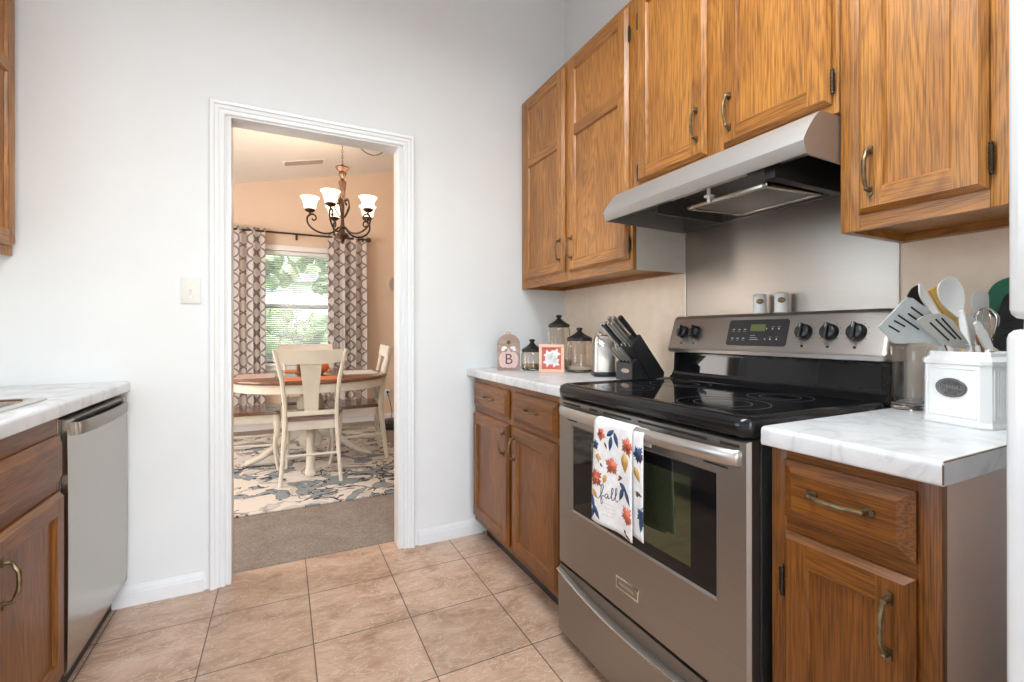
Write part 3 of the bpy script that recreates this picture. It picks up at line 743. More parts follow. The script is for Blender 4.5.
# backguard: black riser and slanted steel control panel with rounded ends
b = MB(); pr = [(-.02, .90), (-.118, .90), (-.118, .925), (-.100, .938), (-.088, .96), (-.084, 1.04), (-.02, 1.04)]
b.loft([[(x, y, z) for x, z in pr] for y in (SY0 + .002, SY1 - .002)]); b.build('back_riser', 'black', RG)
b = MB(); pr = [(-.088, .95), (-.0835, 1.02), (-.0865, 1.02), (-.0915, .95)]
b.loft([[(x, y, z) for x, z in pr] for y in (SY0 + .02, SY1 - .02)]); b.build('gloss_panel', 'black_glass', RG)
PT = [(-.02, 1.030), (-.112, 1.030), (-.120, 1.034), (-.121, 1.046), (-.116, 1.052), (-.082, 1.164), (-.076, 1.173), (-.066, 1.177), (-.02, 1.177)]
b = MB()
def sec(y, k):
    cx_, cz_ = -.055, 1.10; return [(cx_ + (x - cx_) * k, y, cz_ + (z - cz_) * k) for x, z in PT]
b.loft([sec(SY0 - .004, .86), sec(SY0 + .000, .955), sec(SY0 + .008, 1), sec(SY1 - .008, 1), sec(SY1, .955), sec(SY1 + .004, .86)])
cp = b.build('control_panel', 'steel_panel', RG, 40)
# panel plane for knobs and display: u = -Y, v up the slope
vdir = Vector((.034, 0, .112)).normalized()
Mp = frame((-.116, SY1, 1.052), (0, -1, 0), vdir)
if (Mp.to_3x3() @ Vector((0, 0, 1))).x > 0: Mp = Mp @ Matrix.Scale(-1, 4, (0, 0, 1))
b = MB(); poly = [(p[0], p[1]) for p in rr(.272, .494, .014, .107, 0, .010, 4)]
b.prism(poly, -.001, .0012, Mp, 0); Mp0 = Mp; Mp = Mp @ Matrix.Translation((.012, 0, 0))
for u in (.283, .305, .327):
    for v in (.040, .072): b.box(u - .004, u + .004, v - .002, v + .002, .0012, .0015, 0, 1, Mp); b.box(u - .005, u + .005, v - .0075, v - .0065, .0012, .0015, 0, 1, Mp)
for v in (.036, .042, .050): b.box(.352, .384 - (v - .036), v - .001, v + .001, .0012, .0015, 0, 1, Mp)
for u, v in ((.428, .072), (.450, .072), (.426, .036), (.448, .036)): b.prism([(u - .003, v), (u + .003, v), (u, v + .006)], .0012, .0016, Mp, 2); b.box(u - .005, u + .005, v + .009, v + .010, .0012, .0015, 0, 1, Mp)
for v in (.036, .072): b.box(.405, .409, v, v + .005, .0012, .0015, 0, 1, Mp)
cpd = b.build('display_panel', ['black_plastic', 'print', 'cloth'], cp)
b = MB(); b.box(.348, .402, .066, .090, .0012, .0018, 0, 0, Mp); b.build('clock_display', 'lcd_on', cpd); Mp = Mp0
for u, v in ((.064, .062), (.124, .062), (.545, .062), (.620, .062), (.692, .062)):
    b = MB(); r = .0245
    b.lathe([(r + .001, .0005), (r, .010), (r - .003, .017), (r - .006, .019), (.002, .019)], (u, v, 0), 28, Mx=Mp)
    b.box(u - .0055, u + .0055, v - r + .001, v + r - .001, .014, .030, .003, 0, Mp)
    b.box(u - .0008, u + .0008, v + .008, v + r - .003, .0302, .0306, 0, 1, Mp)
    for a in range(-4, 5):
        if a: q = PI / 2 + a * R(32); b.box(u + (r + .006) * math.cos(q) - .0012, u + (r + .006) * math.cos(q) + .0012, v + (r + .006) * math.sin(q) - .0012, v + (r + .006) * math.sin(q) + .0012, 0, .0005, 0, 0, Mp)
    b.box(u - .004, u + .004, v - .048, v - .041, .0, .0004, 0, 0, Mp)
    b.build('knob', ['black_plastic', 'cloth'], cp)

# ------------------------------------------------------------------ stainless splash panel behind the range
b = MB(); b.box(-.0075, -.004, -1.7165, -.953, .915, 1.535, .0008); b.box(-.0095, -.0075, -.957, -.953, .915, 1.535, 0); b.box(-.0095, -.0075, -1.7165, -1.7125, .915, 1.535, 0)
tag(b.build('splash_panel', 'splash'), 'brushed stainless steel splash panel on the wall behind the range', 'backsplash')

# ------------------------------------------------------------------ range hood
HD = thing('range_hood', (-.23, -1.3375, 1.525), 'stainless steel under-cabinet range hood above the cooktop', 'hood')
HY0, HY1 = -1.7175, -.9575
pr = [(-.008, 1.650), (-.368, 1.650), (-.380, 1.646), (-.396, 1.632), (-.413, 1.612), (-.428, 1.591), (-.440, 1.572), (-.442, 1.566), (-.434, 1.540), (-.431, 1.536)]
inn = [(-.427, 1.536), (-.436, 1.566), (-.408, 1.610), (-.376, 1.641), (-.366, 1.645), (-.008, 1.645)]
b = MB(); b.loft([[(x, y, z) for x, z in pr + inn] for y in (HY0 + .0061, HY1 - .0061)])
hull = [(-.008, 1.528)] + pr
for y0, y1 in ((HY0, HY0 + .006), (HY1 - .006, HY1)): b.loft([[(x, y, z) for x, z in hull] for y in (y0, y1)])
b.build('canopy', 'steel_hood', HD, 30)
b = MB(); b.box(-.400, -.010, HY0 + .007, HY1 - .007, 1.600, 1.608); b.box(-.030, -.010, HY0 + .007, HY1 - .007, 1.532, 1.60)
b.box(-.36, -.03, HY1 - .20, HY1 - .19, 1.530, 1.60); b.box(-.43, -.36, HY0 + .007, HY1 - .007, 1.556, 1.562)
b.build('inner_pan', 'dark_steel', HD)
b = MB(); b.box(-.405, -.372, -1.52, -1.24, 1.5505, 1.556, .002); b.build('light_lens', 'white_plastic', HD)
b = MB(); Mf = Matrix.Translation((-.245, -1.44, 1.517)) @ Matrix.Rotation(R(-2), 4, 'Y')
b.box(-.125, .125, -.135, .135, -.004, .004, .001, 0, Mf)
for a in ((-.128, -.112, -.138, .138), (.112, .128, -.138, .138), (-.128, .128, -.138, -.122), (-.128, .128, .122, .138)): b.box(a[0], a[1], a[2], a[3], -.007, .006, .001, 1, Mf)
k_ = MB(); k_.box(-.39, -.06, -1.612, -1.582, 1.516, 1.60, .003); k_.build('filter_bracket', 'black_matte', HD)
fl = b.build('grease_filter', ['filter', 'steel_dw'], HD)
b = MB(); b.box(-.386, -.362, -1.401, -1.379, 1.522, 1.531, .003); b.tube([(-.376, -1.39, 1.512), (-.376, -1.39, 1.55)], .005, 8); b.ball((-.376, -1.39, 1.511), .006, sub=1); b.build('filter_clip', 'ivory', HD)

# ------------------------------------------------------------------ fridge
FR = thing('refrigerator', (-.42, -2.53, 0), 'tall white refrigerator at the right edge of the photo', 'refrigerator')
b = MB(); b.box(-.66, -.04, -2.90, -2.147, .03, 1.72, .006); 
for x in (-.6, -.1):
    for y in (-2.85, -2.2): b.lathe([(.02, 0), (.02, .03)], (x, y, .001), 10)
b.build('cabinet', 'white', FR)
b = MB(); b.box(-.735, -.665, -2.895, -2.1455, 1.128, 1.715, .012, seg=3); fz = b.build('freezer_door', 'white', FR)
b = MB(); b.tube(spline([(-.735, -2.84, 1.16), (-.775, -2.84, 1.19), (-.775, -2.84, 1.30), (-.735, -2.84, 1.34)], 6), .012, 10); b.build('handle', 'white', fz)
b = MB(); b.box(-.735, -.665, -2.895, -2.143, .09, 1.116, .012, seg=3); fd = b.build('fridge_door', 'white', FR)
b = MB(); b.tube(spline([(-.735, -2.84, .70), (-.775, -2.84, .74), (-.775, -2.84, 1.02), (-.735, -2.84, 1.07)], 6), .012, 10); b.build('handle', 'white', fd)

# ------------------------------------------------------------------ dish towel
TW0, TW1 = -1.250, -1.418                                # Y of the front layer
hx, hz = -.690, .853
def towel_pt(u, s, lay=0):
    """u 0..1 across, s metres along the cloth from the bar's top, + down in front"""
    y = TW0 + (TW1 - TW0) * u - lay * .03
    r = .019 + lay * -.003
    sag = .006 * math.sin(u * PI * 2 + .7) * min(1, abs(s) / .25)
    bowx = -.025 * 0 + hx_at(y)
    q = r * PI / 2
    if s > q: return Vector((bowx - r - .004 * min(1, (s - q) / .2) - sag, y - .012 * (s - q) / .3 * (u - .2), hz - .014 - (s - q)))
    if s > -q: a = s / r; return Vector((bowx - r * math.sin(a), y, hz - .014 + r * math.cos(a)))
    return Vector((bowx + r - .004, y, hz - .014 + (s + q)))
def hx_at(y):
    t_ = abs((SY1 - y) - W / 2) / (W / 2); return -.615 - (.076 - .04 * t_ ** 3) + .009
TO = thing('dish_towel', (hx, -1.32, .54), 'white autumn-leaf dish towel hanging over the oven door handle', 'towel')
b = MB(); LF = .318
b.grid(lambda u, v: towel_pt(u, -.10 + (LF + .10) * v), 14, 40)
fb_ = b; b = MB()
def back_pt(u, v):
    p = towel_pt(u, -.06 + (.305 + .06) * v, 0); s = -.06 + .365 * v
    p.y += -.036; p.x += .0065 if s > 0 else 0
    if abs(s) <= .03 or s <= 0: p = p + Vector((0, 0, -.003))
    return p
b.grid(lambda u, v: back_pt(.35 + .65 * u, v), 12, 36)
bb_ = b
cols = ['cloth', 'navy', 'coral', 'rust', 'gold', 'brown', 'ink', 'faint']
def deco(mb, fn, cu, cs, pts, mi):
    """flat motif printed on the cloth: pts in metres (right, down) around (cu, cs)"""
    wd = abs(TW1 - TW0); vs = []
    for du, ds in pts:
        u = min(1, max(0, cu + du / wd)); p = fn(u, cs + ds); vs.append(p)
    t = mb.bm
    V = [t.verts.new(p + Vector((-.0004, 0, 0))) for p in vs]
    try: f = t.faces.new(V); f.material_index = mi + 1
    except ValueError: pass
def leaf(mb, fn, cu, cs, ln, wd, ang, mi, lob=0):
    n = 10; L_ = []
    for k in range(n + 1):
        t_ = k / n; h = wd / 2 * math.sin(PI * t_ ** .85) * (1 + (.38 * math.cos(t_ * lob * 2 * PI) if lob else 0)); L_.append((t_ * ln - ln / 2, h))
    poly = L_ + [(x, -y) for x, y in reversed(L_[1:-1])]
    ca, sa = math.cos(ang), math.sin(ang)
    deco(mb, fn, cu, cs, [(x * ca - y * sa, x * sa + y * ca) for x, y in poly], mi)
b = fb_; fn = lambda u, s: towel_pt(u, s)
def maple(mb, fn, cu, cs, s, ang, mi):
    pts = []
    for k in range(30):
        a = 2 * PI * k / 30; r = s * (1.0, .66, .80, .46, .80, .66)[k % 6] * (.86 + .14 * math.cos(a))
        pts.append((r * math.cos(a + ang), r * math.sin(a + ang)))
    deco(mb, fn, cu, cs, pts, mi)
for cu, cs, s, a, mi in ((.20, .055, .026, .3, 1), (.88, .065, .034, 1.2, 1), (.50, .135, .034, 2.2, 1), (.10, .185, .036, .7, 2), (.86, .258, .036, -.9, 1), (.06, .09, .020, 1, 0)): maple(b, fn, cu, cs, s, a, mi)
for cu, cs, s, a, mi in ((.20, .050, .013, 1.1, 2), (.90, .070, .018, .2, 2), (.52, .140, .018, .4, 2), (.12, .19, .018, 2, 1), (.87, .262, .018, 1, 2)): maple(b, fn, cu, cs, s, a, mi)
for cu, cs, ln, wd_, a, mi in ((.46, .045, .040, .015, -.6, 0), (.60, .060, .046, .016, 1.2, 0), (.46, .075, .046, .016, 1.75, 0), (.78, .185, .040, .016, .5, 0), (.72, .205, .046, .016, 2.0, 0), (.88, .205, .046, .016, 1.0, 0),
                               (.04, .262, .05, .018, 1.3, 0), (.13, .285, .05, .018, .9, 0), (.03, .295, .04, .016, 2.0, 0),
                               (.82, .115, .055, .03, 1.5, 3), (.16, .125, .030, .015, .2, 3), (.16, .128, .030, .012, 1.4, 3), (.33, .182, .030, .014, 1.9, 3), (.10, .235, .036, .016, .6, 3), (.34, .085, .022, .007, 1.0, 4), (.24, .145, .014, .007, .8, 0),
                               (.70, .160, .018, .008, .2, 4), (.68, .166, .02, .006, -.6, 4), (.88, .312, .03, .006, .3, 4), (.80, .303, .012, .009, 1.3, 4)): leaf(b, fn, cu, cs, ln, wd_, a, mi)
# the word 'fall' in script, and the faint small lines below it
def stroke(mb, fn, pts, wd_, mi):
    P = spline([(x, y, 0) for x, y in pts], 5); Wd = abs(TW1 - TW0); t = mb.bm; L_ = []
    for i, p in enumerate(P):
        d = P[min(i + 1, len(P) - 1)] - P[max(i - 1, 0)]; n = Vector((-d.y, d.x, 0)).normalized() * wd_ / 2
        L_.append([t.verts.new(fn((q.x) / Wd, q.y) + Vector((-.0006, 0, 0))) for q in (p + n, p - n)])
    for a, c in zip(L_, L_[1:]):
        f = t.faces.new((a[0], a[1], c[1], c[0])); f.material_index = mi + 1
X0, Y0 = .034, .232
for pts in ([(0, .012), (.012, -.006), (.020, -.030), (.014, -.036), (.010, -.020), (.010, .014), (.012, .026), (.016, .020), (.014, .002), (.024, -.002)],
            [(.038, -.010), (.030, -.010), (.026, -.001), (.032, .003), (.038, -.008), (.039, .002), (.046, -.002)],
            [(.046, -.002), (.056, -.020), (.058, -.034), (.053, -.032), (.051, -.010), (.055, .003), (.062, -.003)],
            [(.062, -.003), (.072, -.022), (.074, -.038), (.069, -.036), (.067, -.012), (.071, .002), (.080, -.004)]):
    stroke(b, fn, [(X0 + x * .92, Y0 + y * .92) for x, y in pts], .0022, 5)
for r_, (a, c) in enumerate(((.040, .085), (.042, .098), (.046, .094), (.052, .090))):
    x = a
    while x < c:
        e_ = min(c, x + random.uniform(.006, .014)); stroke(b, fn, [(x, .250 + r_ * .011), ((x + e_) / 2, .2495 + r_ * .011), (e_, .250 + r_ * .011)], .0022, 6); x = e_ + .003
b.build('front_layer', cols, TO, 25, solid=.0022)
b = bb_; fnb = lambda u, s: back_pt(u, (s + .06) / .365)
for cu, cs, s, a, mi in ((.88, .080, .030, .4, 0), (.97, .235, .030, 1.2, 0)): maple(b, fnb, cu, cs, s, a, mi)
for cu, cs, ln, wd_, a, mi in ((.86, .135, .044, .022, 1.0, 3), (.93, .09, .03, .012, 1.4, 4), (.90, .185, .03, .009, .2, 4), (.86, .190, .012, .01, .5, 4), (.95, .262, .04, .016, 1.6, 0)): leaf(b, fnb, cu, cs, ln, wd_, a, mi)
b.build('folded_layer', cols, TO, 25, solid=.0022)

# ------------------------------------------------------------------ things on the counters
def shaker(y, lab):
    r = thing('shaker', (-.048, y, 1.177), lab, 'shaker', 'shakers on the range backguard'); b = MB(); Rr = .0215
    b.lathe([(.001, 0), (Rr, 0), (Rr + .0008, .004), (Rr, .010), (Rr - .0006, .055), (Rr + .0006, .060), (Rr - .002, .0655), (.010, .068), (.001, .068)], (-.048, y, 1.1775), 28); b.build('body', 'ceramic', r)
    v = (CAM - Vector((-.048, y, 1.2))); v.z = 0; v.normalize(); u = Vector((-v.y, v.x, 0)) 
    o3 = Vector((-.048, y, 1.218)) + v * (Rr - .001); Mq = frame(o3, u, (0, 0, 1))
    b = MB(); b.lathe([(.0115, 0), (.0115, .0022), (.009, .003), (.001, .003)], seg=20, Mx=Mq @ Matrix.Scale(.8, 4, (0, 1, 0)) if (Mq.to_3x3() @ Vector((0, 0, 1))).dot(v) > 0 else Mq @ Matrix.Scale(-1, 4, (0, 0, 1)))
    b.build('oval_plate', 'brass', r)
shaker(-1.325, 'white ceramic shaker with brass oval on the range back, the left one')
shaker(-1.403, 'white ceramic shaker with brass oval on the range back, the right one')

def jar(px, D, rad, h, lab, fill):
    p = at(px, 380, D); x, y, z = p.x, p.y, .9145
    r = thing('storage_jar', (x, y, z), lab, 'jar', 'glass storage jars in the counter corner')
    b = MB(); t_ = .004
    b.lathe([(.001, 0), (rad - .006, 0), (rad, .006), (rad, h - .012), (rad - .004, h - .004), (rad - .006, h), (rad - .010, h), (rad - .009, h - .006), (rad - t_, h - .014), (rad - t_, .014), (rad - .010, .009), (.001, .009)], (x, y, z), 36)
    b.build('glass_body', 'jar', r, 40)
    if fill:
        b = MB(); b.lathe([(.001, .0095), (rad - .012, .0095), (rad - t_ - .0008, .015), (rad - t_ - .0008, fill[1]), (rad * .5, fill[1] + .004), (.001, fill[1] + .005)], (x, y, z), 30); b.build('contents', fill[0], r)
    b = MB(); lr = rad - .007; h0 = h + .0005
    b.lathe([(.001, h0), (lr, h0), (lr + .004, h0 + .002), (lr + .004, h0 + .015), (lr, h0 + .018), (lr * .72, h0 + .026), (lr * .38, h0 + .038), (.014, h0 + .045), (.010, h0 + .049), (.011, h0 + .053), (.016, h0 + .058), (.016, h0 + .063), (.010, h0 + .067), (.001, h0 + .068)], (x, y, z), 30)
    b.build('lid', 'lid', r, 50)
jar(532, 2.42, .056, .094, 'short glass jar with dark metal lid, between pumpkin plaque and framed leaf picture', ('grain', .030))
jar(559, 2.47, .060, .222, 'tallest glass storage jar with dark lid, behind the framed leaf picture', ('grain', .05))
jar(579.5, 2.31, .066, .153, 'wide glass jar with dark lid and pale flour at the bottom, right of framed picture', ('flour', .030))

# pumpkin plaque
p0, p1 = Vector((-.539, -.188, .9145)), Vector((-.430, -.238, .9145)); ud = (p1 - p0).normalized(); wd_ = .120
Mq = frame(p0, ud, (0, 0, 1)); 
if (Mq.to_3x3() @ Vector((0, 0, 1))).y > 0: Mq = Mq @ Matrix.Scale(-1, 4, (0, 0, 1))
Mq = Mq @ Matrix.Rotation(R(-4) if Mq.determinant() > 0 else R(4), 4, 'X')
PL = thing('pumpkin_plaque', (p0 + p1) / 2, 'arched wooden plaque with pink pumpkin and letter B at the far end of the counter', 'plaque')
arch = [(0, 0), (wd_, 0), (wd_, .135)] + [(wd_ / 2 + wd_ / 2 * math.cos(PI * k / 14), .135 + .055 * math.sin(PI * k / 14)) for k in range(1, 14)] + [(0, .135)]
MB().prism(arch, -.022, 0, Mq, 0, .002).build('board', 'plaque', PL)
def ell(cx_, cy_, a, c, n=24): return [(cx_ + a * math.cos(2 * PI * k / n), cy_ + c * math.sin(2 * PI * k / n)) for k in range(n)]
b = MB(); b.prism(ell(.06, .054, .030, .045), 0, .006, Mq, 0, .001); b.prism(ell(.034, .053, .024, .042), 0, .005, Mq, 0, .001); b.prism(ell(.086, .053, .024, .042), 0, .005, Mq, 0, .001); b.prism([(.053, .097), (.067, .097), (.063, .113), (.055, .113)], 0, .006, Mq, 0)
pk = b.build('pumpkin', 'pink', PL)
b = MB(); b.text('B', .078, Mq @ Matrix.Translation((.06, .055, .0064)), 0, .0006); b.build('letter', 'letter', pk)
b = MB()
for s in (-1, 1): b.prism(ell(.06 + s * .022, .117, .014, .008), 0, .004, Mq, 0); b.prism(ell(.06 + s * .030, .106, .010, .006), 0, .004, Mq, 0)
b.build('bow', 'leaf_white', PL)
b = MB(); b.prism([(.06 + .014 * math.cos(a) * (1 if k % 2 else .6), .145 + .014 * math.sin(a) * (1 if k % 2 else .6)) for k, a in enumerate([2 * PI * i / 12 for i in range(12)])], 0, .003, Mq); b.build('flower', 'letter', PL)
b = MB(); b.tube([Mq @ Vector(q) for q in ((.048, .186, -.011), (.053, .199, -.011), (.066, .199, -.011), (.072, .186, -.011))], .0025, 6); b.build('twine_loop', 'gold', PL)

# framed leaf picture, leaning slightly back
p0, p1 = Vector((-.400, -.386, .9145)), Vector((-.315, -.487, .9145)); ud = (p1 - p0).normalized(); fw = .130; fh = .138
Mq = frame(p0, ud, (0, 0, 1))
if (Mq.to_3x3() @ Vector((0, 0, 1))).x > 0: Mq = Mq @ Matrix.Scale(-1, 4, (0, 0, 1))
FP = thing('framed_picture', (p0 + p1) / 2, 'small red picture of white leaves in a pink wooden frame on the counter', 'picture')
b = MB(); q = .015
for a in ((0, fw, 0, q), (0, fw, fh - q, fh), (0, q, q, fh - q), (fw - q, fw, q, fh - q)): b.box(a[0], a[1], a[2], a[3], -.014, .004, .0015, 0, Mq)
b.build('frame', 'pink_wood', FP)
pb = MB().box(q, fw - q, q, fh - q, -.012, -.004, 0, 0, Mq).build('panel', 'red', FP)
b = MB()
for cx_, cy_, a0, mi in ((.048, .086, 2.0, 0), (.084, .092, 1.2, 0), (.044, .052, 3.3, 0), (.082, .050, -.6, 0), (.064, .066, .3, 0)):
    pts = []
    for k in range(20):
        a = 2 * PI * k / 20; rd = .027 * (1.0 if k % 4 == 0 else .5 if k % 4 == 2 else .72); pts.append((cx_ + rd * math.cos(a + a0), cy_ + rd * math.sin(a + a0)))
    b.prism(pts, -.004, -.0025 + .0006 * mi, Mq, mi)
for cx_, cy_ in ((.050, .080), (.080, .056)): b.prism(ell(cx_, cy_, .010, .012, 12), -.0026, -.0018, Mq, 1)
b.build('leaf_shapes', ['leaf_white', 'leaf_sage'], pb)

# can opener
p = at(604, 376, 2.09); CO = thing('can_opener', (p.x, p.y, .9145), 'upright stainless steel can opener with black base, behind the knife block', 'can opener')
Mc = Matrix.Translation((p.x, p.y, .9145)) @ Matrix.Rotation(R(-28), 4, 'Z')
MB().box(-.052, .052, -.045, .05, 0, .020, .004, 0, Mc).build('base', 'black_plastic', CO)
b = MB(); b.loft([rr(-.048, .048, -.040, .046, .0205, .014), rr(-.045, .045, -.036, .046, .16, .014), rr(-.040, .040, -.030, .044, .180, .014), rr(-.03, .03, -.02, .036, .186, .012)], Mx=Mc); bd = b.build('housing', 'steel_z', CO, 40)
b = MB(); b.tube([(-.020 + .014 * math.cos(a), -.047, .150 + .014 * math.sin(a)) for a in [2 * PI * k / 16 for k in range(17)]], .0026, 6, Mx=Mc); b.lathe([(.009, 0), (.009, .012)], seg=16, Mx=Mc @ Matrix.Translation((-.020, -.036, .150)) @ Matrix.Rotation(R(90), 4, 'X')); b.build('cutting_wheel', 'chrome', bd)
b = MB(); b.tube(spline([(-.03, -.02, .178), (-.034, -.040, .190), (-.030, -.056, .192), (-.02, -.066, .184)], 5), [.008] * 15 + [.006], 8, Mx=Mc); b.build('lever', 'chrome', bd)

# knife block with knives
KX, KY0, KY1, KZ = -.283, -.936, -.832, .9145
KB = thing('knife_block', (KX + .08, (KY0 + KY1) / 2, KZ), 'slanted black knife block beside the range', 'knife block')
Mk = Matrix(((1, 0, 0, KX), (0, 0, 1, 0), (0, 1, 0, KZ), (0, 0, 0, 1)))
MB().prism([(.0, .140), (.042, .190), (.175, .030), (.170, 0), (.098, 0)], KY0, KY1, Mk, 0, .003).build('slanted_block', 'black_matte', KB)
fb = MB().prism([(0, 0), (0, .072), (.030, .090), (.032, .085), (.0955, 0)], KY0 + .001, KY1 - .001, Mk, 0, .002).build('steak_knife_holder', 'black_matte', KB)
b = MB(); b.lathe([(.026, 0), (.026, .001), (.001, .001)], seg=24, Mx=Matrix.Translation((KX - .0002, (KY0 + KY1) / 2 - .010, KZ + .040)) @ Matrix.Rotation(R(-90), 4, 'Y') @ Matrix.Scale(.34, 4, (1, 0, 0))); b.build('oval_logo', 'chrome', fb)
kd = Vector((-.72, 0, .69)).normalized(); kn = Vector((.69, 0, .72))
def knife(t_, y, ln, kind, lab, grp=None):
    o3 = Vector((KX + .042 * t_, y, KZ + .140 + .05 * t_)); r = thing('knife' if kind != 'steel' else 'honing_steel', o3, lab, 'knife' if kind != 'steel' else 'honing steel', grp)
    b = MB()
    if kind == 'steel':
        b.tube([o3 + kd * q for q in (.002, .012, .03, .07, ln - .012, ln - .003, ln)], [.007, .008, .0095, .011, .0115, .010, .004], 12); b.build('handle', 'black_plastic', r)
        b = MB(); b.tube([o3 - kd * .10, o3 + kd * .004], .0042, 8); b.build('rod', 'steel_light', r)
    else:
        def sect(q, h, w_): c = o3 + kd * q; return [c + kn * (h * math.cos(a)) + Vector((0, w_ * math.sin(a), 0)) for a in [2 * PI * k / 12 for k in range(12)]]
        b.loft([sect(.010, .008, .006), sect(.025, .0085, .0065), sect(ln * .5, .0105, .0075), sect(ln - .016, .0095, .007), sect(ln - .006, .0105, .0075)]); b.build('handle', 'steel_z' if kind == 'silver' else 'black_plastic', r)
        b = MB(); b.loft([sect(.0015, .0085, .0065), sect(.0105, .0085, .0065)]); b.loft([sect(ln - .0065, .0107, .0077), sect(ln - .001, .009, .007), sect(ln, .004, .003)]); b.build('bolster', 'chrome', r)
        b = MB(); c = o3; b.loft([[c - kd * .10 + kn * .004, c - kd * .10 - kn * .004 + Vector((0, .0008, 0))], [c + kd * .002 + kn * .009, c + kd * .002 - kn * .009]], caps=False, closed=False)
        b.build('blade', 'chrome', r, solid=.0012)
G = 'knives in the black block'
knife(.80, KY0 + .018, .118, 'steel', 'round black honing steel handle standing tallest in the knife block')
knife(.72, KY0 + .050, .120, 'silver', 'silver-handled knife in the top row of the block, next to the black honing steel', G)
knife(.72, KY0 + .082, .120, 'silver', 'silver-handled knife in the top row of the block, at its far end', G)
knife(.16, KY0 + .018, .130, 'silver', 'silver-handled knife in the lower row of the block, nearest the range', G)
knife(.16, KY0 + .042, .130, 'silver', 'silver-handled knife in the middle of the lower row of the block', G)
knife(.16, KY0 + .066, .130, 'black', 'black-handled knife with steel cap in the lower row of the block', G)
knife(.10, KY0 + .088, .128, 'silver', 'silver-handled knife in the lower row of the block, nearest the can opener', G)
for k, (yy, nm) in enumerate(((KY0 + .020, 'nearest the range'), (KY0 + .042, 'second from the range'), (KY0 + .064, 'third from the range'), (KY0 + .086, 'farthest from the range'))):
    o3 = Vector((KX + .012, yy, KZ + .0785)); r = thing('steak_knife', o3, 'slim silver steak knife in the front holder of the knife block, ' + nm, 'knife', 'steak knives')
    b = MB(); d2 = Vector((-.73, 0, .68)).normalized(); n2 = Vector((.68, 0, .73))
    def s2(q, h, w_): c = o3 + d2 * q; return [c + n2 * (h * math.cos(a)) + Vector((0, w_ * math.sin(a), 0)) for a in [2 * PI * j / 10 for j in range(10)]]
    b.loft([s2(.003, .006, .004), s2(.04, .0075, .005), s2(.075, .0075, .005), s2(.082, .004, .003)]); b.build('handle', 'steel_z', r)
    b = MB(); b.loft([s2(-.03, .005, .0008), s2(.004, .006, .0012)]); b.build('blade', 'chrome', r)

# glass jar by the canister
GJ = thing('glass_jar', (-.100, -1.776, .9145), 'clear glass jar behind the white canister, next to the range', 'jar')
b = MB(); rad, h = .037, .160
b.lathe([(.001, 0), (rad - .004, 0), (rad + .001, .004), (rad - .002, .012), (rad - .001, .03), (rad, .10), (rad - .001, .14), (rad + .002, h - .004), (rad + .001, h), (rad - .003, h), (rad - .004, .14), (rad - .0035, .03), (rad - .008, .016), (.001, .014)], (-.100, -1.776, .9145), 32); b.build('glass_body', 'clear', GJ, 50)

# utensil canister
fd_ = Vector((-.026, -.099, 0)).normalized(); inn_ = Vector((-fd_.y, fd_.x, 0)); 
if inn_.x < 0: inn_ = -inn_
c0 = Vector((-.261, -1.9195, .9145)); CW, CH = .128, .143
CC = c0 + inn_ * (CW / 2)
Mc = Matrix(((fd_.x, -inn_.x, 0, CC.x), (fd_.y, -inn_.y, 0, CC.y), (0, 0, 1, CC.z), (0, 0, 0, 1)))     # x across the face, -y ... front at y = +CW/2
UC = thing('utensil_canister', CC, 'white ceramic utensil canister with pewter oval on the right-hand countertop', 'canister')
def octo(s, c, z): h = s / 2; return [(h - c, -h, z), (h, -h + c, z), (h, h - c, z), (h - c, h, z), (-h + c, h, z), (-h, h - c, z), (-h, -h + c, z), (-h + c, -h, z)]
b = MB()
b.loft([octo(CW + .002, .013, 0), octo(CW + .004, .013, .003), octo(CW + .002, .013, .010), octo(CW, .013, .012), octo(CW, .013, CH - .016), octo(CW + .004, .013, CH - .013), octo(CW + .004, .013, CH - .006), octo(CW - .002, .013, CH - .002), octo(CW - .010, .013, CH + .003), octo(CW - .012, .013, CH + .011), octo(CW - .016, .012, CH + .013),
        octo(CW - .022, .012, CH + .011), octo(CW - .022, .012, .012)], Mx=Mc)
cb = b.build('body', 'ceramic', UC, 30)
b = MB()
for k in range(4):
    Mr = Mc @ Matrix.Rotation(PI / 2 * k, 4, 'Z')
    for i_, (a0, a1, z0, z1) in enumerate(((-.046, .046, .018, .0195), (-.046, .046, .1195, .121), (-.046, -.0445, .018, .121), (.0445, .046, .018, .121))): b.box(a0, a1, CW / 2 - .001, CW / 2 + .0012, z0, z1, .0004, 0, Mr)
    if k in (1, 3):
        for j in range(13): b.box(-.042 + j * .007 - .0012, -.042 + j * .007 + .0012, CW / 2 - .001, CW / 2 + .0009, .022, .117, .0004, 0, Mr)
b.build('raised_border', 'ceramic', cb)
Mo = Mc @ Matrix(((1, 0, 0, .000), (0, 0, 1, CW / 2 - .0005), (0, 1, 0, .079), (0, 0, 0, 1)))
b = MB(); b.lathe([(.030, 0), (.030, .002), (.0285, .0032), (.027, .0024), (.001, .0024)], seg=36, Mx=Mo @ Matrix.Scale(.68, 4, (0, 1, 0)), mi=0)
b.lathe([(.0262, .0022), (.0262, .0030), (.0252, .0030), (.0252, .0022)], seg=36, Mx=Mo @ Matrix.Scale(.66, 4, (0, 1, 0)), mi=1, caps=False)
b.text('UTENSILS', .0105, Mo @ Matrix.Translation((0, .001, .0026)), 1, .0004); b.build('oval_plate', ['pewter', 'pewter_light'], cb)

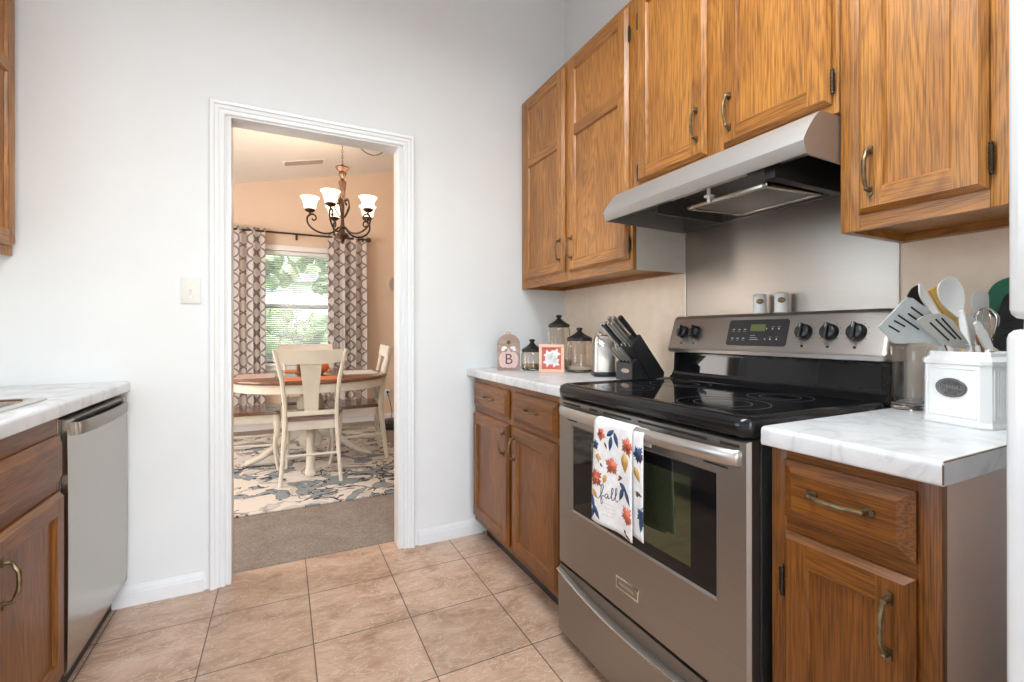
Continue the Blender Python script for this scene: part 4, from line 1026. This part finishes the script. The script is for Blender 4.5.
# utensils: head outline in photo-facing plane at its own depth, handle down into the canister
def utensil(name, label, mat, poly, D, tip, neck, th=.0035, slots=(), cup=0.0, tilt=0.0, hr=.0045, hmat=None, cat='utensil'):
    """poly: head outline in photo pixels; neck: pixel where head meets handle; tip: (x, y) inside the canister"""
    foot = Mc @ Vector((tip[0], tip[1], .035)); r = thing(name, foot, label, cat, None)
    cx_ = sum(p[0] for p in poly) / len(poly); cy_ = sum(p[1] for p in poly) / len(poly)
    fwd = Vector((math.sin(YAW), math.cos(YAW), 0))
    P2 = spline([(x, y, 0) for x, y in poly + [poly[0]]], 3)[:-1]
    xmax = max(abs(p.x - cx_) for p in P2); ymax = max(abs(p.y - cy_) for p in P2)
    def pt(x, y, back): 
        q = ((x - cx_) / xmax) ** 2 * .5 + ((y - cy_) / ymax) ** 2 * .5
        return at(x, y, D + tilt * (y - cy_)) + fwd * (back + cup * (1 - min(1, q)))
    b = MB(); t = b.bm; n = len(P2)
    rings = []
    for sc, bk in ((1, th), (1, 0)):
        rings.append([t.verts.new(pt(cx_ + (p.x - cx_) * sc, cy_ + (p.y - cy_) * sc, bk)) for p in P2])
    ins = []
    for (bk, base_) in ((0, rings[1]), (th, rings[0])):
        prev = base_
        for sc in (.7, .35):
            cur = [t.verts.new(pt(cx_ + (p.x - cx_) * sc, cy_ + (p.y - cy_) * sc, bk)) for p in P2]
            for i in range(n): t.faces.new((prev[i], prev[(i + 1) % n], cur[(i + 1) % n], cur[i]))
            prev = cur
        c = t.verts.new(pt(cx_, cy_, bk))
        for i in range(n): t.faces.new((prev[i], prev[(i + 1) % n], c))
    for i in range(n): t.faces.new((rings[0][i], rings[0][(i + 1) % n], rings[1][(i + 1) % n], rings[1][i]))
    hd = b.build('head', mat, r, 50)
    nk = pt(neck[0], neck[1], th / 2)
    b = MB(); b.tube(spline([nk + (at(cx_, cy_, D) - nk) * .12, nk, nk + (foot - nk) * .5, foot], 5), [hr * .8, hr * .9] + [hr] * 14, 8, flat=.7); b.build('handle', hmat or mat, r)
    if slots:
        b = MB()
        for (x0, y0, x1, y1) in slots:
            dx, dy = x1 - x0, y1 - y0; l_ = math.hypot(dx, dy); ox, oy = -dy / l_ * .85, dx / l_ * .85
            q = [(x0 + ox, y0 + oy), (x1 + ox, y1 + oy), (x1 - ox, y1 - oy), (x0 - ox, y0 - oy)]
            V = [pt(x, y, -.0006) for x, y in q]; V2 = [pt(x, y, th + .0006) for x, y in q]; b.loft([V, V2])
        b.build('slots', 'shadow_slot', hd)
    return r
DU = 1.03
utensil('slotted_turner', 'grey slotted turner leaning far left out of the canister, beside the glass jar', 'grey_plastic',
        [(879, 327), (893, 312.5), (908.5, 298), (920, 304), (933, 314), (939, 328), (944, 346), (925, 343), (896, 344), (889, 338)], DU - .02, (-.03, .03), (942, 345), slots=[(888.5, 326, 899.5, 332.5), (894, 321, 905, 327), (898, 315.5, 919, 330), (908, 314, 918, 321), (911, 307.5, 924, 317)], tilt=.0006)
utensil('slotted_turner', 'smaller warm-grey slotted turner in front, just above the canister rim', 'grey_plastic2',
        [(917, 321), (925, 316.2), (941, 314), (952, 320), (960, 331), (970, 348.5), (946, 345.5), (932, 335)], DU - .035, (-.012, .03), (968, 348), slots=[(930, 323, 949, 341), (935.5, 319.5, 956, 339.5), (941.5, 318.5, 961, 340)], tilt=.0006)
utensil('cooking_spoon', 'black nylon spoon at the back left of the canister', 'black_plastic', [(909, 296.5), (914, 288.5), (922, 285.3), (929, 294), (935, 308), (938, 320), (930, 318), (918, 305)], DU + .035, (-.02, -.02), (937, 318), cup=.006)
utensil('cooking_spoon', 'narrow white spoon seen edge-on between black spoon and yellow spatula', 'white_plastic', [(921, 284), (925, 285.5), (931, 295), (939, 309), (944, 322), (939, 320), (930, 306), (923, 295)], DU + .01, (-.006, .0), (941, 319), cup=.008, th=.005)
utensil('spatula', 'yellow silicone spatula standing behind the large white spoon', 'yellow', [(930, 291), (935, 288), (941, 287), (948, 297), (955, 312), (959, 326), (950, 322), (938, 305)], DU + .02, (.004, -.01), (956, 322), th=.006)
utensil('cooking_spoon', 'large white oval spoon standing tallest in the middle of the canister', 'white_plastic', [(947, 280), (954, 276.5), (961, 280), (966.5, 290), (967.5, 301), (965, 312), (961, 318), (955, 313), (946, 304), (940.5, 293), (942, 284)], DU - .01, (.018, .015), (964, 316), cup=.010, hr=.007)
utensil('spatula', 'plain white flat spatula right of the large oval spoon', 'white_plastic', [(972, 306), (973, 297), (976, 292.5), (986, 292), (989, 297), (988.5, 313), (984, 326), (976, 323)], DU + .02, (.024, -.02), (980, 324), th=.003)
utensil('cooking_spoon', 'white spoon with short curved handle leaning right behind the canister rim', 'ivory', [(966, 318), (970, 315), (976, 319), (980, 330), (982, 344), (974, 346), (969, 334)], DU + .0, (.026, .01), (978, 343), cup=.004, hr=.006)
utensil('turner', 'wide green nylon turner at the right of the canister', 'green', [(987.5, 305), (989, 294), (996, 284), (1008, 278.5), (1022, 277), (1020, 305), (1004, 317), (992, 316)], DU + .05, (.034, -.036), (998, 314), th=.003)
utensil('slotted_turner', 'black nylon turner in front of the green one, by the refrigerator', 'black_plastic', [(993, 346), (997, 325), (1003, 302), (1010, 293), (1022, 292), (1024, 315), (1020, 350), (1004, 352)], DU - .01, (.044, .01), (1006, 349), slots=[(1003, 322, 1012, 321), (1002, 329, 1011, 328), (1001, 336, 1010, 335)], th=.003)
utensil('wooden_spoon', 'small brown wooden spoon low between the white handles', 'wood_spoon', [(977, 336), (980, 333), (984, 338), (987, 350), (980, 352)], DU - .004, (.03, .02), (983, 350))
utensil('ladle', 'white ladle handle curving over the canister rim at the right', 'white_plastic', [(976, 324), (979, 322), (986, 331), (993, 346), (991, 352), (985, 347), (979, 334)], DU - .025, (.038, .03), (989, 350), th=.006)
# whisk
foot = Mc @ Vector((.036, -.012, .035)); WH = thing('whisk', foot, 'steel wire whisk between the white spatula and the green turner', 'whisk')
top = at(985.5, 313, DU + .005); nk = at(989.5, 342, DU); ax = (top - nk); ln = ax.length; ax.normalize()
for k in range(5):
    a = PI * k / 5; sd = (ax.cross(Vector((0, 1, 0))).normalized()) * math.cos(a) + ax.cross(ax.cross(Vector((0, 1, 0)))).normalized() * math.sin(a)
    b = MB(); b.tube([nk + ax * (ln * 1.16 * math.sin(PI * t_ / 2) if t_ <= 1 else ln * 1.16 * math.sin(PI * (2 - t_) / 2)) + sd * (.020 * (1 if t_ <= 1 else -1) * math.sin(PI * min(t_, 2 - t_)) ** .8 * 1.0 if abs(t_ - 1) > .45 else .020 * math.cos(PI * (t_ / 2)) * 1.42 * (1 if True else 0)) for t_ in [2 * j / 24 for j in range(25)]], .0011, 6); b.build('wire', 'chrome', WH)
b = MB(); b.tube([nk + ax * .004, nk, nk + (foot - nk) * .5, foot], [.004, .005, .006, .006], 8); b.build('handle', 'chrome', WH)

# ------------------------------------------------------------------ light switch, outlet
sw = thing('light_switch', (-1.893, 0, 1.235), 'ivory toggle light switch on the wall left of the doorway', 'switch')
b = MB(); b.box(-1.929, -1.857, -.006, -.0005, 1.235, 1.347, .002); b.build('plate', 'ivory', sw)
b = MB(); b.box(-1.8975, -1.8885, -.010, -.005, 1.280, 1.302, .001); b.box(-1.896, -1.890, -.018, -.008, 1.291, 1.300, .0015); b.build('toggle', 'ivory', sw)
b = MB()
for z in (1.262, 1.320): b.lathe([(.0025, 0), (.0025, .001), (.001, .001)], seg=10, Mx=Matrix.Translation((-1.893, -.006, z)) @ Matrix.Rotation(R(90), 4, 'X'))
b.build('screw', 'steel_light', sw)
ot = thing('outlet', (-.356, DY, .275), 'white wall outlet low on the dining room wall, right of the curtain', 'outlet')
MB().box(-.392, -.320, DY - .006, DY - .0005, .275, .389, .002).build('plate', 'ivory', ot)
b = MB()
for z in (.310, .354):
    b.lathe([(.016, 0), (.016, .002), (.001, .002)], seg=16, Mx=Matrix.Translation((-.356, DY - .006, z)) @ Matrix.Rotation(R(90), 4, 'X'))
b.build('socket', 'plate_tan', ot)
rv = thing('floor_appliance', (-.41, 3.06, .0045), 'low round black appliance on the dining room carpet, plugged into the outlet', 'appliance')
b = MB(); b.lathe([(.001, 0), (.16, 0), (.170, .01), (.172, .060), (.165, .072), (.12, .082), (.10, .095), (.001, .098)], (-.41, 3.06, .005), 28); b.build('body', 'vac', rv)
b = MB(); b.lathe([(.1725, .044), (.1745, .046), (.1745, .052), (.1725, .054)], (-.41, 3.06, .005), 28, caps=False); b.build('band', 'dust', rv)
b = MB(); b.tube(spline([(-.40, 3.16, .090), (-.36, 3.30, .13), (-.345, 3.45, .22), (-.352, 3.565, .305), (-.356, DY - .030, .354)], 6), .004, 6); b.box(-.368, -.344, DY - .034, DY - .008, .342, .366, .003); b.build('power_cord', 'black_plastic', rv)

# ------------------------------------------------------------------ dining room
tag(MB().box(-3.0, -.590, .82, 3.28, .0045, .016, .004).build('area_rug', 'rug'), 'cream area rug with grey and black floral pattern under the dining table', 'rug')
RZ = .0165
CT = Vector((-1.33, 1.92, RZ))                     # table centre
TB = thing('dining_table', CT, 'round dining table with brown top and cream pedestal base', 'table')
Rt = .63; zt = .755
b = MB(); b.lathe([(.001, zt - .028 - RZ), (Rt - .02, zt - .028 - RZ), (Rt - .004, zt - .024 - RZ), (Rt, zt - .016 - RZ), (Rt - .001, zt - .006 - RZ), (Rt - .008, zt - RZ), (.001, zt - RZ)], CT, 56); b.build('tabletop', 'table_wood', TB, 50)
b = MB(); b.lathe([(Rt - .035, zt - .095 - RZ), (Rt - .03, zt - .092 - RZ), (Rt - .03, zt - .0285 - RZ), (.2, zt - .0285 - RZ), (.2, zt - .095 - RZ)], CT, 56); b.build('apron', 'cream', TB, 40)
b = MB(); b.lathe([(.001, .14), (.085, .14), (.095, .17), (.095, .22), (.07, .25), (.06, .30), (.075, .38), (.105, .44), (.11, .50), (.085, .56), (.07, .60), (.10, .63), (.14, .66), (.001, .661)], CT, 32); b.build('pedestal', 'cream', TB, 50)
for k in range(4):
    a = R(-93) + k * PI / 2; d = Vector((math.cos(a), math.sin(a), 0)); n = Vector((-d.y, d.x, 0)); b = MB(); rings = []
    for rr_, zc, hh, ww in ((.05, .25, .060, .035), (.12, .25, .055, .035), (.20, .21, .045, .033), (.29, .125, .036, .032), (.38, .062, .028, .034), (.45, .036, .026, .038), (.485, .026, .025, .040), (.495, .024, .015, .030)):
        c = CT + d * rr_ + Vector((0, 0, zc)); rings.append([c + n * (ww * math.cos(q)) + Vector((0, 0, hh * max(math.sin(q), -(zc - .0005) / hh))) for q in [2 * PI * j / 12 for j in range(12)]])
    b.loft(rings); b.build('foot', 'cream', TB, 50)
# dining chairs: built facing +Y at the origin, then placed
def make_chair():
    r = thing('dining_chair', (0, 0, 0), '', 'chair', 'cream dining chairs around the table')
    b = MB(); pts = [(-.215, .235), (.215, .235), (.225, .19), (.182, -.18), (-.182, -.18), (-.225, .19)]
    b.prism(pts, .445, .472, None, 0, .006); b.build('seat', 'table_wood', r)
    b = MB(); b.prism([(-.185, .205), (.185, .205), (.175, -.155), (-.175, -.155)], .375, .4445, None, 0, .003); b.build('apron', 'cream', r)
    for s in (-1, 1):
        b = MB(); rings = []
        for x, y, z, a, c in ((.202, -.245, 0, .014, .018), (.187, -.218, .20, .016, .022), (.174, -.196, .44, .018, .024), (.174, -.204, .56, .017, .022), (.192, -.232, .76, .016, .020), (.232, -.275, .955, .015, .018), (.237, -.281, .972, .012, .014)):
            rings.append([(s * x + a * math.cos(q), y + c * math.sin(q), z) for q in [2 * PI * (k + .5) / 8 for k in range(8)]])
        b.loft(rings); b.build('leg', 'cream', r, 40)
        b = MB(); rings = []
        for x, y, z, a in ((.205, .222, 0, .014), (.200, .214, .03, .012), (.192, .198, .12, .013), (.190, .196, .22, .017), (.200, .212, .32, .023), (.196, .208, .38, .026), (.192, .205, .444, .024)):
            rings.append([(s * x + a * math.cos(q), y + a * math.sin(q), z) for q in [2 * PI * (k + .5) / 10 for k in range(10)]])
        b.loft(rings); b.build('leg', 'cream', r, 40)
    b = MB(); rings = []
    for k in range(13):
        t_ = -1 + k / 6; x = .246 * t_; ys = -.262 - .028 * (1 - t_ * t_) ; zl = .872 + .022 * t_ * t_ - .006; zh = .962 + .012 * t_ * t_ + .006
        rings.append([(x, ys + .002, zl), (x, ys + .022, zl), (x, ys + .006, zh), (x, ys - .014, zh)])
    b.loft(rings); b.build('top_rail', 'cream', r, 40)
    b = MB(); rings = []
    for z, wd_, y in ((.515, .046, -.198), (.58, .048, -.207), (.70, .056, -.226), (.80, .066, -.250), (.88, .074, -.276)):
        rings.append([(-wd_, y - .006, z), (wd_, y - .006, z), (wd_, y + .006, z), (-wd_, y + .006, z)])
    b.loft(rings); b.build('back_splat', 'cream', r, 40)
    b = MB(); b.box(-.165, .165, -.212, -.190, .488, .524, .004); b.build('lower_rail', 'cream', r)
    b = MB(); b.tube([(-.186, -.215, .205), (.186, -.215, .205)], .010, 8); b.build('stretcher', 'cream', r)
    for s in (-1, 1):
        b = MB(); b.tube([(s * .188, -.213, .215), (s * .190, .196, .200)], .010, 8); b.build('stretcher', 'cream', r)
    return r
ch = make_chair()
ch.location = (-1.338, 1.505, RZ); ch.rotation_euler = (0, 0, R(-5))
ch['label'] = 'cream dining chair with brown seat, back turned to the doorway'
for (x, y, a, lab) in ((-.965, 1.945, 88, 'cream dining chair on the right of the table, seen from the side'),
                       (-1.795, 1.95, -90, 'cream dining chair on the left of the table, half hidden by the door casing'),
                       (-1.335, 2.43, 180, 'cream dining chair on the far side of the table, by the window')):
    c = copy_tree(ch); c.location = (x, y, RZ); c.rotation_euler = (0, 0, R(a)); c['label'] = lab
# things on the table
ZT_ = zt + .0005
def mat_(x, y, a, m, lab):
    Mx = Matrix.Translation((x, y, ZT_)) @ Matrix.Rotation(R(a), 4, 'Z'); b = MB(); b.prism([(p[0], p[1]) for p in rr(-.20, .20, -.14, .14, 0, .03, 4)], 0, .004, Mx, 0, .001); tag(b.build('placemat', m), lab, 'placemat', 'placemats on the dining table')
mat_(-1.345, 1.495, 0, 'orange', 'orange placemat at the near side of the dining table')
mat_(-1.74, 1.90, 90, 'mat_pink', 'pale pink placemat at the left side of the dining table')
mat_(-.935, 1.93, 90, 'napkin', 'whitish placemat at the right side of the dining table')
mat_(-1.33, 2.33, 0, 'orange', 'orange placemat at the window side of the dining table')
pp = thing('pumpkin', (-1.27, 1.90, ZT_), 'orange pumpkin ornament in the middle of the dining table', 'pumpkin')
b = MB(); rings = []
for k in range(11):
    z = k / 10; r0 = .085 * math.sin(PI * (.08 + .84 * z)) ** .7
    rings.append([(-1.27 + r0 * (1 - .10 * abs(math.sin(4 * q))) * math.cos(q), 1.90 + r0 * (1 - .10 * abs(math.sin(4 * q))) * math.sin(q), ZT_ + .125 * z) for q in [2 * PI * j / 40 for j in range(40)]])
b.loft(rings); b.build('body', 'orange', pp, 60)
b = MB(); b.tube([(-1.27, 1.90, ZT_ + .120), (-1.268, 1.898, ZT_ + .145), (-1.258, 1.892, ZT_ + .165)], [.012, .008, .009], 8); b.build('stem', 'stem', pp)
cdl = thing('candle_holder', (-1.42, 2.02, ZT_), 'small brown wooden candle holder left of the orange pumpkin', 'candle holder')
b = MB(); b.lathe([(.001, 0), (.030, 0), (.030, .008), (.014, .016), (.018, .05), (.014, .075), (.026, .085), (.026, .09), (.001, .09)], (-1.42, 2.02, ZT_), 20); b.build('base', 'stem', cdl)
b = MB(); b.lathe([(.001, .0905), (.021, .0905), (.021, .125), (.001, .127)], (-1.42, 2.02, ZT_), 16); b.build('candle', 'ivory', cdl)

# curtains on their rod
ROD = thing('curtain_rod', (-1.40, DY - .08, 2.25), 'dark bronze curtain rod above the dining window', 'curtain rod')
b = MB(); b.tube([(-2.24, DY - .08, 2.25), (-.615, DY - .08, 2.25)], .011, 12); b.build('pole', 'bronze', ROD)
for x in (-2.26, -.594): b = MB(); b.ball((x, DY - .08, 2.25), .030); b.lathe([(.014, -.022), (.018, 0), (.014, .022)], seg=12, Mx=Matrix.Translation((x - math.copysign(.028, x + 1.4), DY - .08, 2.25)) @ Matrix.Rotation(R(90), 4, 'Y')); b.build('finial', 'bronze', ROD)
for x in (-2.15, -1.40, -.66): b = MB(); b.box(x - .010, x + .010, DY - .085, DY - .001, 2.222, 2.238, .002); b.box(x - .012, x + .012, DY - .006, DY - .0005, 2.19, 2.27, .002); b.build('bracket', 'bronze', ROD)
def curtain(x0, x1, lab, folds, ph):
    b = MB(); H0, H1 = .13, 2.285; span = x1 - x0; amp = .020; cloth = span * 1.2
    def fn(u, v):
        z = H0 + (H1 - H0) * v; q = 2 * PI * folds * u + ph; k = 1.0 if v < .9 else 1 - .35 * (v - .9) / .1
        x = x0 + span * u + .012 * math.sin(2 * q) ; y = DY - .082 + amp * k * math.sin(q) + .006 * math.sin(3.1 * q + 5 * v)
        return Vector((x, y + (.004 * math.sin(9 * v)), z))
    b.grid(fn, 110, 30, 0, lambda u, v: (u * cloth, (H1 - H0) * v)); tag(b.build('curtain', 'curtain', angle=80, solid=.002), lab, 'curtain', 'trellis curtains at the dining window')
curtain(-2.20, -1.728, 'left curtain with brown trellis pattern, beside the door casing', 3.5, .4)
curtain(-1.070, -.626, 'right curtain with brown trellis pattern, below the chandelier', 3.5, 1.2)
# window blind
BL = thing('window_blind', ((WX0 + WX1) / 2, DY + .03, SZ0), 'white horizontal slat blind in the dining window', 'blind')
MB().box(WX0 + .006, WX1 - .006, DY + .004, DY + .045, SZ1 - .045, SZ1 - .003, .003).build('head_rail', 'trim', BL)
b = MB(); z = SZ0 + .045
while z < SZ1 - .05:
    Mz = Matrix.Translation((0, DY + .025, z)) @ Matrix.Rotation(R(38), 4, 'X'); b.box(WX0 + .008, WX1 - .008, -.0125, .0125, -.0006, .0006, 0, 0, Mz); z += .0235
b.build('slats', 'trim', BL)
MB().box(WX0 + .008, WX1 - .008, DY + .010, DY + .040, SZ0 + .012, SZ0 + .030, .003).build('bottom_rail', 'trim', BL)
for x in (WX0 + .14, WX1 - .14, (WX0 + WX1) / 2): b = MB(); b.tube([(x, DY + .0105, SZ0 + .03), (x, DY + .0105, SZ1 - .045)], .0009, 5); b.build('cord', 'white', BL)

# wall plaque and ceiling vent
wp = thing('wall_plaque', (-.215, DY, 1.72), 'round pale plaque on the dining wall, half hidden by the right door casing', 'wall plaque')
Mw = Matrix.Translation((-.215, DY - .001, 1.72)) @ Matrix.Rotation(R(90), 4, 'X')
b = MB(); b.lathe([(.001, 0), (.145, 0), (.150, .006), (.146, .014), (.125, .018), (.112, .012), (.001, .012)], seg=40, Mx=Mw); b.build('rim', 'plate_tan', wp)
b = MB(); b.lathe([(.108, .0125), (.09, .016), (.055, .0125), (.045, .018), (.001, .020)], seg=32, Mx=Mw, caps=False); b.build('medallion', 'vent', wp)
vt = thing('ceiling_vent', (-1.34, 3.0, cz(-1.34)), 'rectangular ceiling air vent in the dining room', 'vent')
ang = -math.atan(.2276); Mv = Matrix.Translation((-1.34, 3.02, cz(-1.34))) @ Matrix.Rotation(ang, 4, 'Y')
b = MB(); b.box(-.215, .215, -.075, .075, -.006, -.0005, .002, 0, Mv); vp = b.build('frame', 'ceiling', vt)
b = MB()
for k in range(9): b.box(-.19, .19, -.056 + k * .014 - .004, -.056 + k * .014 + .004, -.0085, -.0055, 0, 0 if True else 1, Mv)
b.build('louvers', 'vent', vp)

# chandelier
CP = Vector((-1.075, 1.90, 0)); 
CH_ = thing('chandelier', (CP.x, CP.y, 1.885), 'bronze five-arm chandelier with frosted glass shades over the dining table', 'chandelier')
b = MB(); prof = [(.001, 1.885), (.010, 1.890), (.018, 1.905), (.012, 1.920), (.035, 1.935), (.050, 1.955), (.045, 1.975), (.025, 1.990), (.018, 2.01), (.030, 2.03), (.018, 2.05), (.014, 2.10), (.016, 2.20), (.022, 2.30), (.030, 2.40), (.032, 2.43), (.018, 2.44), (.014, 2.46), (.024, 2.475), (.034, 2.50), (.030, 2.515), (.040, 2.525), (.060, 2.545), (.058, 2.556), (.020, 2.562), (.006, 2.585), (.001, 2.586)]
b.lathe(prof, (CP.x, CP.y, 0), 20); b.build('column', 'copper', CH_, 40)
fw_ = Vector((math.sin(YAW), math.cos(YAW), 0)); rt_ = Vector((math.cos(YAW), -math.sin(YAW), 0))
for th in (0, 72, 144, 216, 288):
    d = rt_ * math.sin(R(th)) - fw_ * math.cos(R(th)); o3 = Vector((CP.x, CP.y, 0)); A = lambda q, z: o3 + d * q + Vector((0, 0, z))
    b = MB(); b.tube(spline([A(.03, 2.030), (A(.075, 1.985)), A(.14, 1.968), A(.21, 1.985), A(.268, 2.030), A(.285, 2.085), A(.262, 2.125), A(.225, 2.122), A(.212, 2.092), A(.232, 2.075), A(.246, 2.090)], 5), [.008] * 35 + [.0065] * 16, 8)
    b.tube([A(.262, 2.112), A(.262, 2.145)], .007, 8)
    b.tube(spline([A(.02, 2.12), A(.045, 2.16), A(.070, 2.22), A(.055, 2.275), A(.030, 2.265), A(.034, 2.235), A(.046, 2.24)], 5), .0055, 6)
    ar = b.build('arm', 'bronze', CH_, 50)
    c = A(.262, 2.14); b = MB(); b.lathe([(.006, 0), (.022, .004), (.040, .016), (.044, .028), (.040, .030), (.012, .026), (.004, .02)], c, 20); b.build('cup', 'bronze', ar, 50)
    b = MB(); pr_ = [(.028, .0305), (.042, .032), (.047, .050), (.050, .078), (.057, .104), (.073, .127), (.076, .130)]
    b.lathe(pr_, c, 28, caps=False); b.build('shade', 'glaze', ar, 60, solid=.004)
    b = MB(); b.ball(c + Vector((0, 0, .075)), .024, sz=1.3); b.build('bulb', 'glaze', ar)
    lo = light('chandelier_bulb_light', 'POINT', c + Vector((0, 0, .13)), 5.6, (1, .74, .52), radius=.03)
b = MB(); z = 2.586; k = 0; zc = cz(CP.x) - .015
while z < zc:
    pts = []
    for j in range(13):
        a = 2 * PI * j / 12; q = Vector((.0065 * math.sin(a), 0, .016 * math.cos(a)));
        if k % 2: q = Vector((0, q.x, q.z))
        pts.append(Vector((CP.x, CP.y, z + .012)) + q)
    b.tube(pts, .0018, 5, caps=False); z += .025; k += 1
b.tube([(CP.x, CP.y, zc - .01), (CP.x, CP.y, cz(CP.x) - .001)], .004, 6); b.build('chain', 'bronze', CH_)
b = MB(); e_ = Vector((-.54, 2.76, 0)); e_.z = cz(e_.x) - .004; s_ = Vector((CP.x, CP.y, cz(CP.x) - .012))
b.tube([s_.lerp(e_, t_) + Vector((0, 0, -.20 * 4 * t_ * (1 - t_) * .8)) for t_ in [j / 20 for j in range(21)]], .005, 6); b.lathe([(.03, 0), (.03, .012)], (e_.x, e_.y, e_.z - .012), 14); b.build('swag_cord', 'bronze', CH_)

# kitchen ceiling fixture (above the frame)
cf = thing('ceiling_light', (-1.45, -1.75, 2.76), 'white rectangular kitchen ceiling light above the range', 'ceiling light')
b = MB(); b.box(-2.05, -.85, -1.95, -1.55, 2.765, 2.80, .006)
for x in (-1.9, -1.0): b.tube([(x, -1.75, 2.80), (x, -1.75, cz(x) - .001)], .012, 8)
b.build('housing', 'white', cf)
b = MB(); b.box(-2.03, -.87, -1.93, -1.57, 2.752, 2.7645, .004); b.build('diffuser', plain('lit_diffuser', (.9, .9, .9), .5, emit=((1, .96, .9), 2.0)), cf)

# ------------------------------------------------------------------ outdoors beyond the dining window
M['grass'] = plain('lawn_grass', (.10, .22, .05), .9, var=.4, scale=3)
M['leaves'] = plain('tree_leaves', (.22, .34, .17), .8, var=.6, scale=6)
M['siding'] = plain('white_siding', (.82, .83, .84), .7, var=.03)
M['roof'] = plain('grey_shingles', (.25, .24, .24), .9, var=.2, scale=10)
M['bark'] = plain('bark', (.12, .08, .05), .9, var=.3)
st('ground_outside', MB().box(-30, 30, DY + .3, 60, -.6, -.35), 'grass')
hs = thing('neighbour_house', (-4, 22, -.35), 'white sided house seen through the dining window blind', 'house')
b = MB(); b.box(-9, 4, 20, 27, -.35, 3.3)
for k in range(18): b.box(-9.02, 4.02, 19.97, 20.0, -.3 + k * .2, -.3 + k * .2 + .185)
b.build('walls', 'siding', hs)
b = MB(); b.prism([(19.6, 3.3), (27.4, 3.3), (23.5, 4.1)], -9.4, 4.4, Matrix(((0, 0, 1, 0), (1, 0, 0, 0), (0, 1, 0, 0), (0, 0, 0, 1)))); b.build('roof', 'roof', hs)
def tree(x, y, h, r, lab, n=60, grp='trees outside the dining window'):
    t_ = thing('garden_tree', (x, y, -.35), lab, 'tree', grp)
    b = MB(); b.tube([(x, y, -.35), (x + .05, y, h * .5), (x, y + .05, h * .8)], [.13, .10, .05], 8); b.build('trunk', 'bark', t_)
    b = MB(); rnd = random.Random(int(x * 10 + y))
    for k in range(n):
        a = rnd.uniform(0, 2 * PI); q = r * rnd.uniform(.2, 1) ** .6; zz = h * .45 + h * .6 * rnd.random(); b.ball((x + q * math.cos(a), y + q * math.sin(a), zz), r * rnd.uniform(.12, .26), sub=2)
    for v in b.bm.verts: v.co += Vector((rnd.uniform(-1, 1), rnd.uniform(-1, 1), rnd.uniform(-1, 1))) * .10
    b.build('crown', 'leaves', t_, 20)
tree(.5, 14, 5.6, 1.15, 'leafy tree behind the right half of the blind'); tree(-2.5, 12.5, 5.4, 1.15, 'leafy tree behind the left half of the blind')
tree(-5.2, 31, 10.5, 2.6, 'tall leafy tree behind the left end of the house', 120); tree(.6, 32, 11, 2.6, 'tall leafy tree behind the right end of the house', 120)
b = MB(); rnd = random.Random(3)
for k in range(240): b.ball((-5 + 8 * rnd.random(), 9.5 + rnd.random() * .8, -.1 + 1.75 * rnd.random()), rnd.uniform(.18, .30), sub=2)
for v in b.bm.verts: v.co += Vector((rnd.uniform(-1, 1), rnd.uniform(-1, 1), rnd.uniform(-1, 1))) * .05
tag(b.build('hedge', 'leaves', angle=20), 'low green hedge below the house, seen through the blind', 'hedge')
